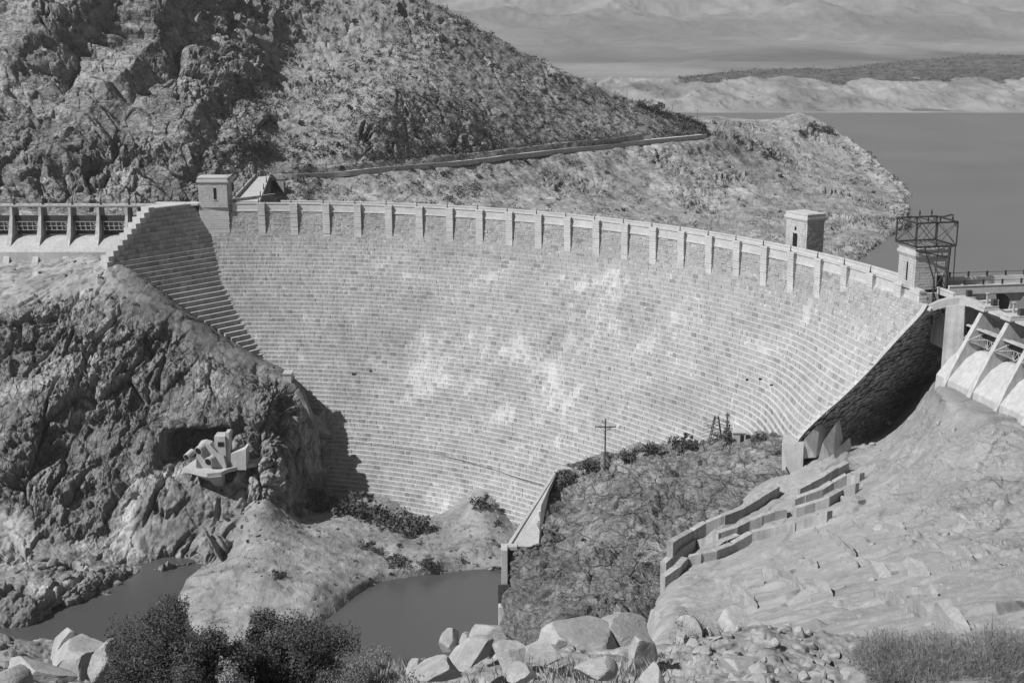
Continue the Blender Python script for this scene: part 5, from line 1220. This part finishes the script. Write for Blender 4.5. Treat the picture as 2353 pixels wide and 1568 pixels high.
# --- dry grass, bottom right: one mass of blades
def grass(name, label, spots, n, hgt, seed, lean=.25, mt=M_grass):
    r = np.random.default_rng(seed); c = []
    for (u, v, y, ru, dy, w) in spots:
        m = int(n*w); uu = u+r.normal(size=m)*ru*.5; yy = y+r.normal(size=m)*dy*.5
        for a, b in zip(uu, yy):
            p = Py(a, v+(y-b)*16, b); c.append(p)
    c = np.array(c); m = len(c); L = hgt*(.35+.9*r.random(m)); az = r.random(m)*6.283; le = lean*(.3+r.random(m))
    d = np.stack([np.cos(az)*le, np.sin(az)*le, np.ones(m)], 1); w = .005+.006*r.random(m); sd_ = np.stack([-np.sin(az), np.cos(az), 0*az], 1)
    q = r.random((m, 1)); mid = c+d*L[:, None]*.55; tip = c+(d*np.array([1.5, 1.5, .96]))*L[:, None]
    V = np.stack([c-sd_*w[:, None], c+sd_*w[:, None], mid+sd_*w[:, None]*.7, tip, mid-sd_*w[:, None]*.7], 1).reshape(-1, 3)
    tag(link(name, npmesh(name, V, np.arange(m*5).reshape(m, 5), mt)), label, 'grass', kind='stuff')
def tufts(name, label, spots, nb, seed):
    r = np.random.default_rng(seed); C_ = []; D_ = []; L_ = []
    for (u, v, y, h) in spots:
        p = Py(u, v, y); m = nb; a = r.random(m)*6.283; sp_ = np.abs(r.normal(size=m))*.55
        c = p+np.stack([np.cos(a)*r.random(m)*.18, np.sin(a)*r.random(m)*.18, 0*a], 1)*h; C_.append(c)
        D_.append(np.stack([np.cos(a)*sp_, np.sin(a)*sp_, np.ones(m)], 1)); L_.append(h*(.35+.75*r.random(m)))
    c = np.concatenate(C_); d = np.concatenate(D_); d /= np.linalg.norm(d, axis=1)[:, None]; L = np.concatenate(L_)[:, None]; m = len(c)
    sd_ = np.cross(d, r.normal(size=(m, 3))); sd_ /= np.linalg.norm(sd_, axis=1)[:, None]; w = (.0025+.0035*r.random(m))[:, None]
    mid = c+d*L*.55+r.normal(size=(m, 3))*.02; tip = c+d*L*np.array([1.15, 1.15, .9])+r.normal(size=(m, 3))*.05
    V = np.stack([c-sd_*w, c+sd_*w, mid+sd_*w, tip, mid-sd_*w], 1).reshape(-1, 3)
    tag(link(name, npmesh(name, V, np.arange(m*5).reshape(m, 5), M_grass)), label, 'grass', kind='stuff')
M_twig = mat('grey_twigs', .26, var=.35, scales=(1.2, .3, .1), bump=0, attr=False)
def brush(u, v, vt, y, wpx, n, label, seed, hmul=1.0):
    k = y*1.05/F; p = Py(u, v, y); rx = wpx/2*k; H = (v-vt)*k; r = np.random.default_rng(seed)
    def strands(n, w0, name, par, mode):
        a = r.random(n)*6.283; q = np.sqrt(r.random(n))*.92; x = np.cos(a)*q*rx; y_ = np.sin(a)*q*rx*.9; top = H*np.sqrt(np.clip(1-q*q, .05, 1))*(.72+.35*r.random(n))
        lean = np.stack([np.cos(a)*q, np.sin(a)*q, 0*a], 1)*.35+r.normal(size=(n, 3))*np.array([.16, .16, 0])
        if mode: st = np.stack([x*.75, y_*.75, 0*x], 1); L = top[:, None]; en = st+(lean+np.array([0, 0, 1]))*L
        else:
            z = top*(.25+.72*r.random(n)); st = np.stack([x, y_, z], 1); d = lean+r.normal(size=(n, 3))*.5+np.array([0, 0, .8]); d /= np.linalg.norm(d, axis=1)[:, None]; en = st+d*(.12+.26*r.random((n, 1)))
        mid = (st+en)/2+r.normal(size=(n, 3))*(.05 if mode else .015); sd_ = np.cross(en-st, r.normal(size=(n, 3))); sd_ /= np.linalg.norm(sd_, axis=1)[:, None]+1e-9; w = (w0*(.6+.8*r.random(n)))[:, None]
        V = np.stack([st-sd_*w, st+sd_*w, mid+sd_*w*.8, en, mid-sd_*w*.8], 1).reshape(-1, 3)
        return link(name, npmesh(name, V, np.arange(n*5).reshape(n, 5), M_twig), par)
    o = empty('dry_brush', tuple(p), 0); tag(o, label, 'brush', 'dry brush at the bottom right'); strands(n*2, .004, 'twigs', o, 0); strands(n//9, .007, 'stems', o, 1)
brush(2040, 1540, 1432, 54, 190, 7000, 'dry grey brush at the bottom right, nearest the rubble', 1)
brush(2150, 1560, 1428, 53, 230, 9000, 'dry grey brush at the bottom right, widest of the three', 2)
brush(2290, 1560, 1405, 52, 200, 8000, 'dry grey brush in the bottom right corner', 3)
grass('dry_stalks', 'thin dry stalks between the foreground boulders', [(900, 1560, 56, 120, 2, .3), (1330, 1560, 52, 200, 2, .3), (1650, 1500, 60, 90, 2, .25), (1820, 1540, 58, 120, 2, .15)], 2200, .7, 6)
# ================================================================== BOULDERS
def rock_mesh(name, seed, cuts=12, sub=4, rough=.022, mt=None):
    import bmesh
    r = random.Random(seed); bm = bmesh.new(); bmesh.ops.create_icosphere(bm, subdivisions=sub, radius=1)
    V = np.array([v.co[:] for v in bm.verts])
    for i in range(cuts):
        n = np.array([r.gauss(0, 1), r.gauss(0, 1), r.gauss(0, .8)]); n /= np.linalg.norm(n); d = .45+.30*r.random()
        t = V@n; V = V-np.maximum(t-d, 0)[:, None]*n*(.97)
    nn = V/(np.linalg.norm(V, axis=1)[:, None]+1e-6); V = V+nn*(fbm(V+seed*3.1, .55, 4)*rough+fbm(V+seed, .12, 3)*rough*.25)[:, None]
    for v, c in zip(bm.verts, V): v.co = c
    me = bpy.data.meshes.new(name); bm.to_mesh(me); bm.free(); me.materials.append(mt or M_boulder); return me
BM = [rock_mesh('boulder', s) for s in range(3, 11)]
def boulder(u, v, w, h, y, label, k, rz=0, tilt=(0, 0), group=None, flat_=None, dz=0):
    s = y*1.05/F; c = Py(u, v, y); o = link('boulder', BM[k % 8]); o.location = tuple(c+A3(0, 0, dz)); o.scale = (w/2*s*1.18, (flat_ or min(w, h*1.6))/2*s*1.18, h/2*s*1.22)
    o.rotation_euler = (tilt[0], tilt[1], rz); return tag(o, label, 'boulder', group)
BL = [(1125, 1466, 84, 78, 56, 'rounded boulder perched at the front edge above the pool'), (1075, 1507, 140, 58, 54, 'long pale wedge-shaped boulder lying under the perched one'), (1168, 1502, 78, 86, 53, 'pale upright five-sided boulder right of the long wedge boulder'),
 (1035, 1470, 62, 50, 60, 'darker small boulder behind the left side of the rock pile'), (1075, 1475, 48, 44, 58, 'small boulder tucked left of the perched one'), (1246, 1500, 96, 48, 56, 'flat grey boulder right of the upright pale one'), (1325, 1482, 290, 125, 63, 'huge smooth rounded boulder in the middle of the foreground'), (1430, 1472, 210, 100, 65, 'large grey boulder back right of the huge smooth one'),
 (1474, 1500, 92, 100, 56, 'square-edged pale boulder at the right end of the pile'), (1366, 1535, 96, 66, 50, 'pale pointed boulder at the bottom edge in front of the huge one'), (1200, 1545, 90, 40, 50, 'low flat boulder at the bottom edge below the upright one'), (1000, 1540, 150, 60, 52, 'broad dull boulder at the bottom edge left of the pile'), (952, 1530, 60, 30, 55, 'small pale flat stone left of the foreground pile'), (1287, 1478, 34, 26, 55, 'small white stone resting on the huge smooth boulder'),
 (1695, 1430, 135, 58, 66, 'dark overhanging boulder right of the split rock'), (1585, 1490, 80, 150, 62, 'dark upright split rock beside the smooth pale ledge'), (1640, 1492, 80, 100, 62, 'dark broken rock right of the upright split one'), (1762, 1490, 70, 44, 60, 'grey stone slab standing in front of the pale slope'), (1700, 1530, 110, 60, 55, 'pale flat rock at the bottom edge below the dark overhang'),
 (175, 1525, 290, 105, 55, 'big layered rock outcrop at the bottom left corner'), (248, 1520, 110, 95, 53, 'pale jagged rock beside the bottom left outcrop and the big bush'), (95, 1545, 180, 60, 52, 'low sloping rock at the bottom left edge'), (150, 1478, 95, 56, 57, 'peaked stone on top of the bottom left outcrop'), (20, 1560, 120, 60, 50, 'rough rock in the extreme bottom left corner'), (1500, 1560, 110, 50, 50, 'dull rock at the bottom edge right of the pointed one')]
for k, (u, v, w, h, y, lb) in enumerate(BL): boulder(u, v, w, h, y, lb, k, rz=.6*k, tilt=(.15*math.sin(k*2), .2*math.cos(k*3)), flat_=None)
# loose stones, individually placed copies
BS = [rock_mesh('stone', s, 12, 2, .05) for s in range(20, 26)]; M_bl = mat('dark_block_rock', .19, var=.25, scales=(2., .5, .15), bump=.6, bumpdist=.1, attr=False); BS2 = [rock_mesh('stone', s, 10, 2, .05, M_bl) for s in range(30, 36)]
def stones(n, q, box, smin, smax, label, group, seed, lift=.1):
    r = random.Random(seed); c = 0; nr, nc = q.U.shape; t = 0
    while c < n and t < n*200:
        t += 1; i = r.randrange(nr); j = r.randrange(nc)
        if not (box[0] < q.U[i, j] < box[1] and box[2] < q.V[i, j] < box[3]): continue
        s = smin+(smax-smin)*r.random()**2.2; o = link('stone', (BS2 if q is cliff or q is floor_ else BS)[r.randrange(6)]); o.location = tuple(q.G[i, j]+A3(0, 0, s*lift)); o.scale = (s*(.8+.6*r.random()), s*(.8+.5*r.random()), s*(.5+.4*r.random()))
        o.rotation_euler = (r.random()*.6, r.random()*.6, r.random()*6); tag(o, label, 'stone', group); c += 1
stones(110, near, (1560, 2060, 1440, 1560), .14, .6, 'loose stone in the foreground rubble between the dark boulder and the grass', 'loose foreground stones', 3)
stones(30, near, (880, 1560, 1490, 1568), .12, .45, 'loose stone between the foreground boulders', 'loose stones between boulders', 4)
stones(40, slope, (1950, 2320, 950, 1280), .35, 1.3, 'loose rock fragment lying on the upper pale slope', 'rock fragments on the pale slope', 5)
stones(25, slope, (1700, 2320, 1280, 1450), .2, .7, 'loose rock fragment on the lower pale slope', 'rock fragments on the lower slope', 6)
stones(35, floor_, (500, 1150, 1200, 1380), .25, .9, 'small rock lying on the sandy gorge floor', 'rocks on the gorge floor', 7)
stones(55, cliff, (20, 330, 1290, 1385), .5, 1.9, 'rough block fallen at the water edge under the left cliff', 'fallen blocks under the left cliff', 8)
stones(25, cliff, (30, 260, 590, 700), .25, .8, 'small stone on the sandy apron below the left spillway', 'stones on the spillway apron', 9)
stones(0, prom, (700, 2060, 330, 590), .5, 1.6, 'pale outcrop block on the slope by the lake', 'blocks on the lakeside slope', 10)
# ================================================================== LIGHT, AIR, CAMERA
AZ = 60.; EL = 46.
sd = np.array([-math.sin(R(AZ))*math.cos(R(EL)), -math.cos(R(AZ))*math.cos(R(EL)), math.sin(R(EL))])
sun = bpy.data.lights.new('sun', 'SUN'); sun.energy = 5.0; sun.angle = R(.5); sun.color = (1, 1, 1)
so = link('sun', sun); so.rotation_euler = Vector(sd).to_track_quat('Z', 'Y').to_euler()
w = bpy.data.worlds.new('World'); sc.world = w; w.use_nodes = True; nt = w.node_tree
sky = nt.nodes.new('ShaderNodeTexSky'); sky.sky_type = 'NISHITA'; sky.sun_disc = False; sky.sun_elevation = R(EL); sky.sun_rotation = math.atan2(sd[0], sd[1])
bw = nt.nodes.new('ShaderNodeRGBToBW'); bg = nt.nodes['Background']; bg.inputs[1].default_value = .05
nt.links.new(sky.outputs[0], bw.inputs[0]); nt.links.new(bw.outputs[0], bg.inputs[0])
hz = MB().box(-2500, 3000, -60, 9300, -91, 900).build('haze', M_dark); tag(hz, kind='stuff')
hm = bpy.data.materials.new('haze'); hm.use_nodes = True; n = hm.node_tree; n.nodes.remove(n.nodes['Principled BSDF'])
pv = n.nodes.new('ShaderNodeVolumePrincipled'); pv.inputs['Color'].default_value = (.9, .9, .9, 1); pv.inputs['Density'].default_value = .00007
n.links.new(pv.outputs[0], n.nodes['Material Output'].inputs['Volume']); hz.data.materials.clear(); hz.data.materials.append(hm)
cam = bpy.data.cameras.new('camera'); co = link('camera', cam); sc.camera = co
co.location = (0, 0, HC); co.rotation_euler = (math.pi/2-TH, 0, 0)
cam.sensor_width = 36; cam.lens = F/2352*36; cam.clip_end = 30000; cam.clip_start = 1
# vertical principal point: the photo grid is 1568 high against 1566.5 of the render, no shift needed
sc.view_settings.view_transform = 'Standard'; sc.view_settings.look = 'None'; sc.view_settings.gamma = 1; sc.view_settings.exposure = .22
sc.cycles.max_bounces = 5; sc.cycles.diffuse_bounces = 1; sc.cycles.volume_bounces = 0
